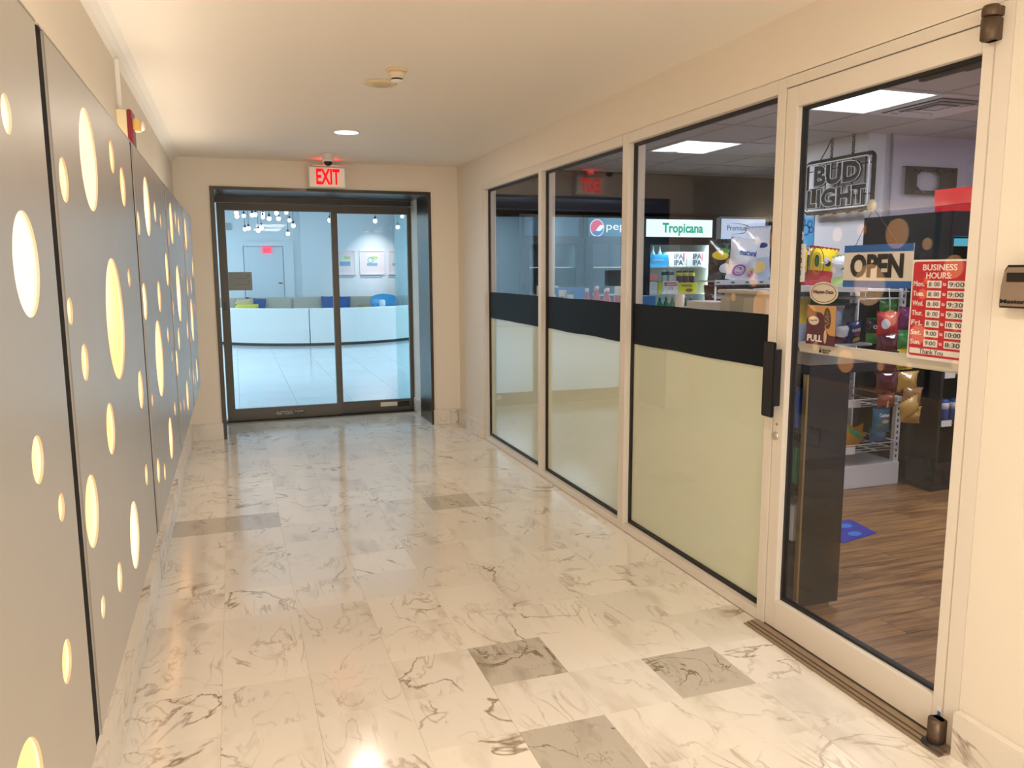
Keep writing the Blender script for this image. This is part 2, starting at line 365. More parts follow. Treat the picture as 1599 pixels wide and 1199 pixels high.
# ------------------------------------------------------------------ shop front
def mullion(n, y0, y1, label, x0=XS, x1=XS+0.105, z1=2.235):
    b = MB().bbox(x0, x1, y0, y1, 0, z1, 0.0015)
    return struct('trim_%d' % n, b, m_anod, label, 'window frame')
mullion(2, 6.61, 6.663, 'aluminium end post of the shop front nearest the entrance')
mullion(3, 5.272, 5.332, 'aluminium mullion between first and second shop window')
mullion(4, 3.975, 4.042, 'aluminium mullion between second and third shop window')
mullion(5, 2.668, 2.718, 'aluminium post between third shop window and glass door')
mullion(6, 1.706, 1.762, 'aluminium door jamb against the cream wall')
wins = [(1, 5.332, 6.61, 'narrowest-looking shop window beside the entrance'), (2, 4.042, 5.272, 'middle shop window'), (3, 2.718, 3.975, 'widest-looking shop window next to the glass door')]
GX = 2.10
for n, y0, y1, lab in wins:
    r = root('window_%d' % n, (XS, y0, 0), lab+' with black band over frosted film', 'window', structure=True)
    make('head_rail', MB().bbox(XS, XS+0.105, y0, y1, 2.178, 2.235, 0.0015), m_anod, r)
    make('sill_rail', MB().bbox(XS+0.002, XS+0.105, y0, y1, 0, 0.045, 0.0015), m_anod, r)
    g = MB(); e = 0.017
    for x0, x1 in ((GX-0.006, GX+0.012),):
        g.box(x0, x1, y0, y0+e, 0.045, 2.178).box(x0, x1, y1-e, y1, 0.045, 2.178).box(x0, x1, y0+e, y1-e, 0.045, 0.045+e).box(x0, x1, y0+e, y1-e, 2.178-e, 2.178)
    make('gasket', g, m_gasket, r)
    make('pane', MB().box(GX, GX+0.006, y0+e, y1-e, 0.045+e, 2.178-e), m_glass, r)
    # film edges a little uneven, as cut by hand
    def strip(z0, z1, x0, x1, wav):
        nseg = 18; vs = []; 
        for k in range(nseg+1):
            y = y0+e+(y1-y0-2*e)*k/nseg
            a = wav*noise.noise(V((y*3, n, z0))); c = wav*noise.noise(V((y*3, n, z1)))
            vs += [(x0, y, z0+a), (x1, y, z0+a), (x1, y, z1+c), (x0, y, z1+c)]
        fs = [(0, 1, 2, 3), tuple(4*nseg+q for q in (3, 2, 1, 0))]
        for k in range(nseg):
            for q in range(4): fs.append((4*k+q, 4*k+4+q, 4*k+4+(q+1) % 4, 4*k+(q+1) % 4))
        return MB().add(vs, fs)
    make('black_band', strip(1.088, 1.312, GX-0.0012, GX-0.0003, 0.004), m_band, r)
    make('frosted_film', strip(0.064, 1.0925, GX+0.009, GX+0.0095, 0.0), m_film, r)

# glass door (closed), with bronze pivots
d1 = root('door_1', (XS, 1.795, 0), 'aluminium framed glass shop door with pull handle', 'door', structure=True)
ya, yb = 1.765, 2.664
make('stile', MB().bbox(XS+0.002, XS+0.05, ya, 1.805, 0.012, 2.188, 0.002), m_anod, d1)
make('stile', MB().bbox(XS+0.002, XS+0.05, 2.60, yb, 0.012, 2.188, 0.002), m_anod, d1)
make('top_rail', MB().bbox(XS+0.002, XS+0.05, 1.805, 2.60, 2.112, 2.188, 0.002), m_anod, d1)
make('bottom_rail', MB().bbox(XS+0.002, XS+0.05, 1.805, 2.60, 0.012, 0.135, 0.002), m_anod, d1)
g = MB(); e = 0.012
g.box(GX-0.014, GX+0.008, 1.805, 1.805+e, 0.135, 2.112).box(GX-0.014, GX+0.008, 2.60-e, 2.60, 0.135, 2.112).box(GX-0.014, GX+0.008, 1.805+e, 2.60-e, 0.135, 0.135+e).box(GX-0.014, GX+0.008, 1.805+e, 2.60-e, 2.112-e, 2.112)
make('gasket', g, m_gasket, d1)
make('pane', MB().box(GX-0.006, GX, 1.805+e, 2.60-e, 0.135+e, 2.112-e), m_glass, d1)
make('push_bar', MB().bbox(2.125, 2.15, 1.80, 2.605, 1.172, 1.212, 0.004), mat('cream push bar', (0.72, 0.66, 0.55), 0.4), d1)
hd = make('handle', MB().bbox(XS-0.052, XS-0.038, 2.605, 2.675, 0.908, 1.212, 0.004), m_black, d1)
make('handle_post', MB().bbox(XS-0.040, XS+0.003, 2.625, 2.64, 0.95, 1.18, 0.002), m_black, hd)
make('lock_cylinder', MB().lathe((XS+0.003, 2.640, 0.825), [(0.017, 0), (0.017, -0.006), (0.012, -0.010), (0.004, -0.0105)], 'X', 20), mat('nickel', (0.6, 0.57, 0.5), 0.3, 0.8), d1)
make('adhesive_mark', MB().bbox(XS+0.0015, XS+0.0025, 2.632, 2.645, 0.868, 0.878, 0.0003), m_gold, d1)
make('hinge_label', MB().bbox(XS+0.0015, XS+0.003, 1.768, 1.786, 0.05, 0.115, 0.0005), m_whitep, d1)
make('hinge_label_mark', MB().box(XS+0.001, XS+0.0022, 1.771, 1.783, 0.083, 0.097), m_blue, d1)
h = MB().bbox(XS, XS+0.105, 1.762, 2.668, 2.192, 2.236, 0.0015)
struct('trim_7', h, m_anod, 'aluminium head frame above the glass door', 'door frame')
b = MB()
for k, (x0, x1, z) in enumerate(((1.985, 2.0, 0.006), (2.002, 2.02, 0.009), (2.022, 2.052, 0.012), (2.054, 2.11, 0.008))): b.bbox(x0, x1, 1.70, 2.70, 0.0005, z, 0.001)
struct('trim_8', b, mat('worn aluminium threshold', (0.42, 0.34, 0.26), 0.3, 0.8), 'ribbed metal threshold under the glass door', 'threshold')
for z0, z1, lab in ((2.13, 2.19, 'upper bronze pivot at the top corner of the glass door'), (0.004, 0.085, 'lower bronze pivot on the floor at the glass door')):
    r = root('door_pivot', (2.02, 1.755, z0), lab, 'hinge')
    if z0 > 1:
        make('pivot_cap', MB().lathe((2.035, 1.762, z1+0.004), [(0.022, 0), (0.024, 0.004), (0.024, 0.024), (0.020, 0.03)]).bbox(2.035, 2.062, 1.74, 1.785, z1+0.004, z1+0.03, 0.002), m_bronze, r)
    make('pivot_barrel', MB().lathe((2.035, 1.762, z0), [(0.020, 0), (0.024, 0.004), (0.024, z1-z0)]).bbox(2.035, 2.062, 1.742, 1.783, z0, z1, 0.002), m_bronze, r)
    if z0 < 1: make('pivot_base', MB().lathe((2.03, 1.762, 0.001), [(0.036, 0), (0.038, 0.006), (0.028, 0.012)]), m_blackm, r)
r = root('door_closer', (2.2, 2.1, 2.13), 'dark door closer arm under the shop ceiling behind the glass door', 'door closer')
make('arm', MB().bbox(2.235, 2.26, 1.97, 2.20, 2.128, 2.139, 0.002), m_blackm, r)
make('arm_bracket', MB().bbox(2.165, 2.262, 1.80, 2.03, 2.124, 2.146, 0.003), m_blackm, r)

# lock box on the wall at the far right
r = root('lock_box', (XS, 1.60, 1.39), 'grey key lock box with black surround on the cream wall at far right', 'lock box')
b = MB(); pr = [(0.062, 0), (0.064, 0.01), (0.062, 0.06), (0.054, 0.105), (0.045, 0.118), (-0.045, 0.118), (-0.054, 0.105), (-0.062, 0.06), (-0.064, 0.01), (-0.062, 0)]
def prism(pr, x0, x1, cy, z0, s=1.0, dz=0.0):
    n = len(pr); b = MB(); b.add([(x0, cy+y*s, z0+dz+z*s) for y, z in pr]+[(x1, cy+y*s, z0+dz+z*s) for y, z in pr],
        [list(range(n)), list(range(n, 2*n))[::-1]]+[(i, (i+1) % n, n+(i+1) % n, n+i) for i in range(n)]); return b
make('body', prism(pr, XS, XS-0.035, 1.592, 1.39), m_blackm, r)
make('face_plate', prism(pr, XS-0.035, XS-0.042, 1.592, 1.39, 0.90, 0.005), mat('taupe metal', (0.30, 0.23, 0.18), 0.4, 0.3), r)
make('key_window', MB().bbox(XS-0.045, XS-0.042, 1.56, 1.632, 1.462, 1.487, 0.001), m_black, r)
lettering(r, 'Master', (XS-0.043, 1.646, 1.403), SR, SU, 0.075, 0.011, m_blackink, 0.001, bold=0.02)

# ------------------------------------------------------------------ backlit perforated panels on the left
S_ = 0.84; F_ = S_/0.93
def sc(L): return [(y*S_, 1.5+(z-1.5)*S_, r*S_) for y, z, r in L]
P1 = sc([(2.38,1.789,.131),(2.835,1.857,.051),(3.064,1.787,.066),(2.014,1.70,.049),(2.655,1.358,.182),(3.053,1.478,.032),(1.96,1.415,.03),(2.089,1.288,.044),(3.162,1.071,.071),(2.397,1.07,.072),(2.026,.943,.086),(2.717,.662,.108),(2.351,.657,.042),(2.065,.689,.028),(3.149,.754,.04)])
P2 = sc([(3.475,1.688,.047),(3.878,1.781,.128),(4.264,1.786,.05),(4.556,1.758,.036),(3.475,1.38,.075),(4.78,1.511,.092),(4.191,1.38,.076),(3.989,1.1,.177),(4.554,1.168,.043),(4.722,1.036,.029),(3.536,.977,.028),(4.693,.749,.04),(4.31,.659,.107),(3.589,.663,.054),(3.862,.591,.039)])
P3 = sc([(5.368,1.792,.127),(5.777,1.843,.055),(6.079,1.813,.066),(5.01,1.696,.05),(5.646,1.356,.183),(6.104,1.485,.031),(5.012,1.4,.03),(5.06,1.291,.043),(5.379,1.079,.071),(6.38,1.068,.072),(5.05,.96,.08),(5.148,.687,.029),(5.459,.648,.041),(5.884,.647,.106),(6.3,.754,.04)])
P4 = sc([(6.967,1.798,.128),(7.303,1.802,.047),(7.637,1.777,.035),(7.80,1.531,.09),(7.336,1.384,.077),(7.152,1.099,.18),(7.70,1.183,.045),(6.72,.977,.032),(7.449,.64,.106),(6.75,1.38,.075),(6.7,1.69,.045),(6.8,.66,.054),(7.05,.591,.039),(7.8,.749,.04)])
YS = [1.730, 3.137, 4.591, 6.102, 7.40]
sh = lambda P, d: [(y+d, z, r) for y, z, r in P]
P0 = sc([(1.56,1.759,.033),(1.607,1.513,.093),(1.559,1.173,.043),(1.71,1.043,.028),(1.641,.756,.042),(1.308,.68,.10)])+[p for p in sh(P2, (0.30-3.137)*F_) if p[0] < 1.05*F_]
panels = [(-1.12*F_, 0.28, sh(P1, (-1.12-1.73)*F_), 'backlit panel with round cut-outs standing behind the viewpoint'),
          (0.276, 1.552, P0, 'nearest backlit greige panel, cut off by the left edge of the photo'),
          (1.568, 2.825, P1, 'second backlit panel from the camera, large glowing disc low in its middle'),
          (2.840, 4.139, P2, 'third backlit panel from the camera, beyond the red fire alarm'),
          (4.152, 5.505, P3, 'fourth backlit panel, second from the end wall'),
          (5.517, 6.684, P4, 'farthest backlit panel, next to the end wall')]
ZB, ZT = 0.6144, 1.9061
def perforated(y0, y1, holes, x, t):
    cu = bpy.data.curves.new('p', 'CURVE'); cu.dimensions = '2D'; cu.fill_mode = 'BOTH'; cu.extrude = t/2
    def spl(pts):
        s = cu.splines.new('POLY'); s.points.add(len(pts)-1)
        for p, q in zip(s.points, pts): p.co = (*q, 0, 1)
        s.use_cyclic_u = True
    spl([(y0, ZB), (y1, ZB), (y1, ZT), (y0, ZT)]); used = []
    for y, z, r in holes:
        y = min(max(y, y0+r+0.012), y1-r-0.012)
        if any((y-a)**2+(z-c)**2 < (r+q+0.01)**2 for a, c, q in used): continue
        used.append((y, z, r)); n = 40
        spl([(y+r*math.cos(2*PI*k/n), z+r*math.sin(2*PI*k/n)) for k in range(n)])
    ob = bpy.data.objects.new('p', cu); COL.objects.link(ob); bpy.context.view_layer.update()
    me = bpy.data.meshes.new_from_object(ob.evaluated_get(bpy.context.evaluated_depsgraph_get())); bpy.data.objects.remove(ob)
    mb = MB(); mb.add([(x-t/2+v.co.z, v.co.x, v.co.y) for v in me.vertices], [list(p.vertices) for p in me.polygons]); return mb, used
for i, (y0, y1, hol, lab) in enumerate(panels):
    r = root('backlit_panel', (XL-0.05, y0, ZB), lab, 'wall panel', 'backlit perforated panels along the left wall')
    mb, used = perforated(y0+0.034, y1-0.003, hol, XL, 0.004); make('perforated_face', mb, m_panel, r)
    for y, z, q in used: 
        b = MB(); n = 32; vs = []
        for k in range(n):
            c, s = math.cos(2*PI*k/n), math.sin(2*PI*k/n)
            vs += [(XL-0.003, y+(q+0.004)*c, z+(q+0.004)*s), (XL-0.009, y+(q+0.004)*c, z+(q+0.004)*s)]
        b.add(vs, [(2*k, 2*((k+1) % n), 2*((k+1) % n)+1, 2*k+1) for k in range(n)], 0, True)
        make('hole_liner', b, m_acr, r)
    make('diffuser', MB().box(XL-0.016, XL-0.012, y0+0.012, y1-0.012, ZB+0.012, ZT-0.012), m_glow, r)
    b = MB(); xb = XL-0.085
    b.box(xb, XL-0.0025, y0-0.006, y0+0.035, ZB, ZT).box(xb, XL-0.0025, y1-0.012, y1+0.003, ZB, ZT).box(xb, XL-0.004, y0, y1, ZT-0.012, ZT).box(xb, XL-0.004, y0, y1, ZB, ZB+0.012)
    make('frame', b, m_seam, r)
    make('edge_strip', MB().box(XL-0.006, XL+0.0025, y0+0.0342, y0+0.0365, ZB, ZT+0.004).box(XL-0.03, XL+0.0008, y0, y1, ZT, ZT+0.004), m_edge, r)
    make('mounting_rail', MB().box(XW, xb, y0+0.1, y0+0.14, ZB+0.1, ZT-0.1), m_seam, r)
    make('mounting_rail', MB().box(XW, xb, y1-0.14, y1-0.1, ZB+0.1, ZT-0.1), m_seam, r)
    lamp(r, (XW+0.05, (y0+y1)/2, ZT-0.02), 0.03, 1.8, WARM, (0, PI, 0), 'RECTANGLE', y1-y0-0.1)

# ------------------------------------------------------------------ corridor fittings
def downlight(x, y, lab, z=HC, p=P_CORR, col=WARM, s=0.085):
    r = root('ceiling_downlight', (x, y, z), lab, 'ceiling light', 'recessed ceiling downlights')
    make('trim_ring', MB().ring((x, y, z-0.001), (1, 0, 0), (0, -1, 0), s+0.012, s+0.012, 0.014, 0.004, 36), m_whitep, r)
    make('lens', MB().ellipse((x, y, z-0.001), (1, 0, 0), (0, -1, 0), s, s, 0.002, 36), MATS.get('lamp lens') or emission('lamp lens', (1, 0.95, 0.9), 6), r)
    lamp(r, (x, y, z-0.008), s*1.9, p, col); return r
downlight(0.805, 5.825, 'lit round downlight in corridor ceiling before the exit sign')
downlight(0.805, 1.5, 'round fill downlight added in the corridor ceiling above the camera view', p=8)  # unseen lamp added to fill the near corridor
def fill_troffer(x, y, lab, p):  # ceiling panels added behind the camera as corridor fill
    r = root('ceiling_fill_panel', (x, y, HC), lab, 'ceiling light')
    make('frame', MB().box(x-0.32, x-0.30, y-0.62, y+0.62, HC-0.012, HC-0.001).box(x+0.30, x+0.32, y-0.62, y+0.62, HC-0.012, HC-0.001).box(x-0.30, x+0.30, y-0.62, y-0.60, HC-0.012, HC-0.001).box(x-0.30, x+0.30, y+0.60, y+0.62, HC-0.012, HC-0.001), m_whitep, r)
    make('diffuser', MB().box(x-0.30, x+0.30, y-0.60, y+0.60, HC-0.006, HC-0.001), MATS['lamp lens'], r)
    lamp(r, (x, y, HC-0.014), 0.58, p, WARM, shape='RECTANGLE', sy=1.18)
fill_troffer(0.805, -1.3, 'rectangular fill light added in corridor ceiling just behind the viewpoint', 38)
fill_troffer(0.805, -3.0, 'rectangular fill light added farthest behind the viewpoint', 52)
r = root('smoke_detector', (0.80, 3.98, HC), 'cream smoke detector hanging from the corridor ceiling', 'smoke detector')
make('mounting_plate', MB().lathe((0.80, 3.98, HC), [(0.052, 0), (0.052, -0.006), (0.046, -0.010)], n=32), m_creamp, r)
make('housing', MB().lathe((0.80, 3.98, HC-0.010), [(0.040, 0), (0.040, -0.012), (0.034, -0.032)], n=32), mat('cream detector plastic', (0.82, 0.70, 0.52), 0.35), r)
make('vent_slot', MB().lathe((0.80, 3.98, HC-0.042), [(0.026, 0), (0.026, -0.008)], n=28), m_blackm, r)
make('cap', MB().lathe((0.80, 3.98, HC-0.050), [(0.030, 0), (0.028, -0.008), (0.012, -0.010)], n=28), m_whitep, r)
r = root('ceiling_speaker', (0.775, 4.27, HC), 'flat yellowed round disc on corridor ceiling beyond the smoke detector', 'speaker')
make('rim', MB().lathe((0.775, 4.27, HC), [(0.084, 0), (0.084, -0.006), (0.076, -0.012)], n=40), m_creamp, r)
make('grille', MB().lathe((0.775, 4.27, HC-0.012), [(0.050, 0), (0.046, -0.003)], n=36), mat('dull yellow grille', (0.62, 0.52, 0.30), 0.6), r)
# exit sign and dome camera
r = root('exit_sign', (0.835, 7.3, 2.23), 'white EXIT sign with red letters hung above the sliding entrance', 'exit sign')
ex0, ex1, ez0, ez1, ey = 0.672, 0.985, 2.228, 2.405, 7.30
make('housing', MB().bbox(ex0, ex1, ey, ey+0.03, ez0, ez1, 0.004), m_whitep, r)
make('face', MB().box(ex0+0.008, ex1-0.008, ey-0.003, ey, ez0+0.008, ez1-0.008), mat('lit sign face', (0.85, 0.74, 0.60), 0.5, emit=0.12), r)
m_exit = emission('glowing red letters', (1.0, 0.005, 0.01), 1.6)
lettering(r, 'EXIT', (0.732, ey-0.004, 2.252), ER, SU, 0.205, 0.135, m_exit, -0.003, bold=0.03)
make('canopy', MB().bbox(0.70, 0.965, ey-0.02, ey+0.05, ez1+0.002, ez1+0.012, 0.002).box(0.80, 0.86, ey, ey+0.03, ez1+0.01, HC), m_whitep, r)
lamp(r, (0.83, ey-0.02, 2.44), 0.2, 0.12, (1, 0.02, 0.03), (PI, 0, 0), 'RECTANGLE', 0.05)
r = root('dome_camera', (0.80, 6.95, HC), 'small black and white dome camera on ceiling before the EXIT sign', 'security camera')
make('mount', MB().lathe((0.80, 6.95, HC), [(0.062, 0), (0.062, -0.004), (0.046, -0.010), (0.044, -0.034), (0.052, -0.045), (0.05, -0.062)], n=28), m_whitep, r)
make('dome', MB().lathe((0.80, 6.95, HC-0.060), [(0.036, 0), (0.035, -0.012), (0.028, -0.026), (0.015, -0.035), (0.003, -0.038)], n=24), m_black, r)
# fire alarm and its surface conduit
r = root('fire_alarm', (XW, 3.98, 2.02), 'red fire alarm strobe on cream back box above the left panels', 'fire alarm')
make('back_box', MB().bbox(XW, XW+0.040, 3.93, 4.05, 2.03, 2.198, 0.002), m_creamp, r)
make('face_plate', MB().bbox(XW+0.040, XW+0.060, 3.925, 4.055, 2.02, 2.20, 0.004), mat('alarm red', (0.22, 0.005, 0.015), 0.4), r)
make('strobe', MB().bbox(XW+0.060, XW+0.090, 3.95, 4.02, 2.115, 2.165, 0.004), mat('amber strobe base', (0.72, 0.45, 0.12), 0.4), r)
make('strobe_lens', MB().lathe((XW+0.090, 3.985, 2.14), [(0.024, 0), (0.021, 0.012), (0.012, 0.018), (0.003, 0.02)], 'X', 16), mat('clear lens', (0.8, 0.75, 0.65), 0.15), r)
tag(make('surface_conduit', MB().bbox(XW, XW+0.018, 3.985, 4.01, 2.198, HC-0.045, 0.002), m_whitep, None, (XW, 4.0, 2.2)), 'thin white surface conduit rising from fire alarm to ceiling', 'conduit')

# ------------------------------------------------------------------ sliding entrance
r = root('trim_9', (0, YE, 0), 'dark stainless steel portal lining the entrance recess', 'door frame', structure=True)
x0, x1, zt = -0.150, 1.79, 2.222; fy = YE-0.012
make('jamb', MB().box(x0-0.006, x0+0.030, fy, YE+0.02, 0, zt-0.022).box(x0, x0+0.012, YE+0.02, 8.25, 0, zt), m_steel, r)
make('jamb', MB().box(x1-0.022, x1+0.006, fy, YE+0.02, 0, zt-0.022).box(x1-0.012, x1, YE+0.02, 7.985, 0, zt), m_steel, r)
make('head', MB().box(x0-0.006, x1+0.006, fy, YE+0.02, zt-0.022, zt+0.006).box(x0+0.012, x1-0.012, YE+0.02, 8.27, zt-0.012, zt), m_steel, r)
slabs('baseboard_recess', [(1.772, 1.79, 7.99, 8.30)], 'marble baseboard inside the entrance recess', 0.15)
def leaf(n, xa, xb, y, lab, gx0, gx1, ztop, gz):
    r = root('door_%d' % n, (xa, y, 0), lab, 'door', structure=True)
    make('stile', MB().bbox(xa, gx0, y, y+0.045, 0.012, ztop, 0.002), m_steel2, r)
    make('stile', MB().bbox(gx1, xb, y, y+0.045, 0.012, ztop, 0.002), m_steel2, r)
    make('bottom_rail', MB().bbox(gx0, gx1, y, y+0.045, 0.012, 0.128, 0.002), m_steel2, r)
    make('top_rail', MB().bbox(gx0, gx1, y, y+0.045, gz, ztop, 0.002), m_steel2, r)
    make('pane', MB().box(gx0, gx1, y+0.018, y+0.026, 0.128, gz), m_glass2, r); return r
d2 = leaf(2, -0.120, 1.005, 8.29, 'left sliding leaf of the glass entrance with a grey sign', -0.045, 0.962, 2.155, 2.085)
d3 = leaf(3, 0.965, 1.80, 8.345, 'right sliding leaf of the glass entrance', 1.03, 1.752, 2.155, 2.078)
struct('trim_10', MB().bbox(-0.138, 1.778, 8.275, 8.40, 2.158, 2.21, 0.002), m_steel, 'steel header box over the sliding leaves', 'door frame')
struct('trim_11', MB().box(-0.138, 1.78, 8.27, 8.41, 0.001, 0.009), m_blackm, 'dark floor track of the sliding entrance', 'threshold')
sp = make('lock', MB().bbox(-0.102, -0.070, 8.282, 8.291, 1.12, 1.20, 0.002), m_black, d2)
make('warning_label', MB().box(0.335, 0.625, 8.2885, 8.29, 0.045, 0.088), m_black, d2)
lettering(d2, 'AUTOMATIC  DOOR\nKEEP  CLEAR', (0.345, 8.288, 0.05), ER, SU, 0.27, 0.033, m_whiteink, 0.0004)
make('warning_label', MB().box(1.60, 1.735, 8.3435, 8.345, 0.048, 0.105), m_black, d3)
make('white_label', MB().box(1.42, 1.60, 8.3435, 8.345, 0.060, 0.105), m_whitep, d3)
sg = root('notice_plate', (0.065, 8.29, 1.31), 'grey acrylic notice plate on the left entrance leaf', 'sign')
make('plate', MB().bbox(-0.044, 0.176, 8.300, 8.3075, 1.312, 1.49, 0.001), mat('grey acrylic', (0.36, 0.40, 0.40), 0.4), sg)
mm = mat('faint grey print', (0.24, 0.27, 0.27), 0.5)
make('print', MB().box(0.01, 0.14, 8.299, 8.300, 1.425, 1.430).box(0.02, 0.15, 8.299, 8.300, 1.365, 1.370).box(0.132, 0.148, 8.299, 8.300, 1.448, 1.464).box(0.134, 0.15, 8.299, 8.300, 1.388, 1.404), mm, sg)

# ------------------------------------------------------------------ lobby beyond the entrance
m_lw = mat('pale lobby wall', (0.78, 0.84, 0.87), 0.6, bscale=3)
LF = struct('floor_lobby', MB().box(-3.2, 6.2, 8.33, 20.2, -0.2, -0.006), mat('lobby grout', (0.5, 0.55, 0.58), 0.7), 'lobby floor of large pale stone tiles', 'floor')
for i in range(15):
    for j in range(18):
        me = tile_mesh('lob', 0.62, 0.62, m_lobbytile, gap=0.0015)
        if j*0.62+8.42 > 19.9: continue
        o = bpy.data.objects.new('tile', me); COL.objects.link(o); o.parent = LF; o.location = (-3.1+0.62*i, 8.42+0.62*j, 0)
o = make('threshold_stone', MB().box(-0.15, 1.79, 8.33, 8.42, -0.006, -0.0005), m_marble, LF)
struct('ceiling_lobby', MB().box(-3.2, 6.2, 8.55, 20.2, 2.92, 3.05), m_lw, 'pale lobby ceiling', 'ceiling')
struct('wall_lobby_back', MB().box(-3.2, 1.57, 20.0, 20.2, 0, 3.0).box(1.57, 6.2, 19.85, 20.2, 0, 3.0), m_lw, 'pale blue-white back wall of the lobby', 'wall')
struct('wall_lobby_left', MB().box(-3.3, -3.1, 8.5, 20.2, 0, 3.0), m_lw, 'lobby side wall to the left', 'wall')
struct('wall_lobby_right', MB().box(6.1, 6.3, 9.2, 20.2, 0, 3.0), m_lw, 'lobby side wall to the right', 'wall')
struct('wall_lobby_front', MB().box(-3.2, -0.6, 8.4, 8.55, 0, 3.0).box(-0.6, 2.18, 8.5, 8.55, 2.5, 3.0).box(2.06, 2.18, 8.55, 9.25, 0, 3.0).box(2.18, 6.2, 9.15, 9.25, 0, 3.0), m_lw, 'lobby wall that backs onto corridor and shop', 'wall')
# lobby door with exit sign
r = root('door_4', (0.71, 20, 0), 'pale panelled lobby door under a small red exit sign', 'door', structure=True)
make('leaf', MB().bbox(0.266, 1.15, 19.965, 19.995, 0, 2.07, 0.003), mat('door paint', (0.70, 0.79, 0.84), 0.4), r)
make('casing', MB().box(0.12, 0.25, 19.955, 20.0, 0, 2.19).box(1.166, 1.40, 19.955, 20.0, 0, 2.19).box(0.25, 1.166, 19.955, 20.0, 2.085, 2.19), m_lw, r)
make('handle', MB().bbox(1.02, 1.12, 19.92, 19.935, 1.20, 1.225, 0.004).box(1.06, 1.09, 19.935, 19.965, 1.195, 1.23), m_steel2, r)
r = root('exit_sign', (0.78, 19.9, 1.91), 'small red lit exit sign over the pale lobby door', 'exit sign')
make('housing', MB().bbox(0.69, 0.90, 19.90, 19.95, 1.915, 2.075, 0.004), emission('pink lit exit face', (1.0, 0.12, 0.2), 1.0), r)
lettering(r, 'EXIT', (0.73, 19.895, 1.955), ER, SU, 0.13, 0.08, mat('deep red print', (0.6, 0, 0.03), 0.5, emit=0.3), 0.003)
tag(make('access_panel', MB().bbox(-0.10, 0.02, 19.97, 19.999, 2.45, 2.62, 0.003), mat('grey panel', (0.4, 0.44, 0.46), 0.5), None, (0, 20, 2.5)), 'small grey wall panel high on the lobby wall at left', 'wall panel')
tag(make('wall_speaker', MB().bbox(3.94, 3.99, 19.78, 19.85, 2.50, 2.78, 0.004), mat('grey fabric', (0.35, 0.38, 0.4), 0.6), None, (3.96, 19.8, 2.5)), 'slim grey box high on the lobby wall above the pictures', 'speaker')
# column
struct('column', MB().lathe((4.42, 18.95, 0), [(0.72, 0), (0.72, 2.93)], n=48), mat('column paint', (0.74, 0.83, 0.88), 0.5), 'round pale blue-white column right of the framed pictures', 'column')
# framed pictures
for k, (xa, xb, lab) in enumerate(((2.42, 2.86, 'left framed print with blue band on lobby wall'), (2.96, 3.57, 'middle framed sketch of an arch on lobby wall'), (3.66, 4.22, 'right framed print beside the round column'))):
    r = root('framed_picture', (xa, 19.85, 1.4), lab, 'picture', 'framed prints on the lobby wall')
    fr_ = MB().box(xa, xb, 19.82, 19.849, 1.40, 1.43).box(xa, xb, 19.82, 19.849, 1.97, 2.0).box(xa, xa+0.03, 19.82, 19.849, 1.43, 1.97).box(xb-0.03, xb, 19.82, 19.849, 1.43, 1.97)
    make('frame', fr_, mat('white picture frame', (0.9, 0.84, 0.84), 0.4), r)
    make('mat_board', MB().box(xa+0.03, xb-0.03, 19.836, 19.845, 1.43, 1.97), mat('pink-white mat board', (0.85, 0.76, 0.78), 0.6), r)
    cx = (xa+xb)/2+(0 if k == 1 else -0.04)
    art = MB().box(cx-0.13, cx+0.13, 19.832, 19.835, 1.60, 1.86); art.mi = [0]*6
    art.box(cx-0.13, cx+0.13, 19.829, 19.832, 1.62, 1.68 if k else 1.72, 1); art.box(cx-0.02, cx+0.13, 19.829, 19.832, 1.78, 1.85, 2)
    if k == 1: art.ring((cx-0.04, 19.831, 1.75), ER, SU, 0.07, 0.07, 0.012, 0.003, 20, 3)
    make('print', art, [mat('pale print', (0.72, 0.80, 0.72), 0.6), mat('blue print', (0.25, 0.42, 0.62), 0.6), mat('leaf green print', (0.5, 0.65, 0.35), 0.6), mat('ink blue line', (0.12, 0.25, 0.4), 0.6)], r)
    make('caption_bar', MB().bbox(xa, xb-0.06, 19.84, 19.849, 1.325, 1.375, 0.002), mat('grey bar', (0.45, 0.5, 0.54), 0.6), r)
# curved sofas
def arc_shell(cx, cy, R0, R1, a0, a1, z0, z1, n=22, bev=0.03):
    prof = [(R0, z0), (R1, z0), (R1, z1-bev), (R1-bev, z1), (R0+bev, z1), (R0, z1-bev)]; m = len(prof); vs = []
    for i in range(n+1):
        a = a0+(a1-a0)*i/n
        vs += [(cx+r_*math.cos(a), cy+r_*math.sin(a), z) for r_, z in prof]
    fs = [list(range(m))[::-1], [n*m+k for k in range(m)]]
    for i in range(n):
        for k in range(m): fs.append((i*m+k, i*m+(k+1) % m, (i+1)*m+(k+1) % m, (i+1)*m+k))
    return MB().add(vs, fs, 0, False)
m_sofaw = mat('white upholstery', (0.74, 0.76, 0.74), 0.7, bump=0.15, bscale=200)
m_sofab = mat('beige upholstery', (0.50, 0.46, 0.38), 0.8, bump=0.2, bscale=200)
cx, cy = 1.85, 19.0
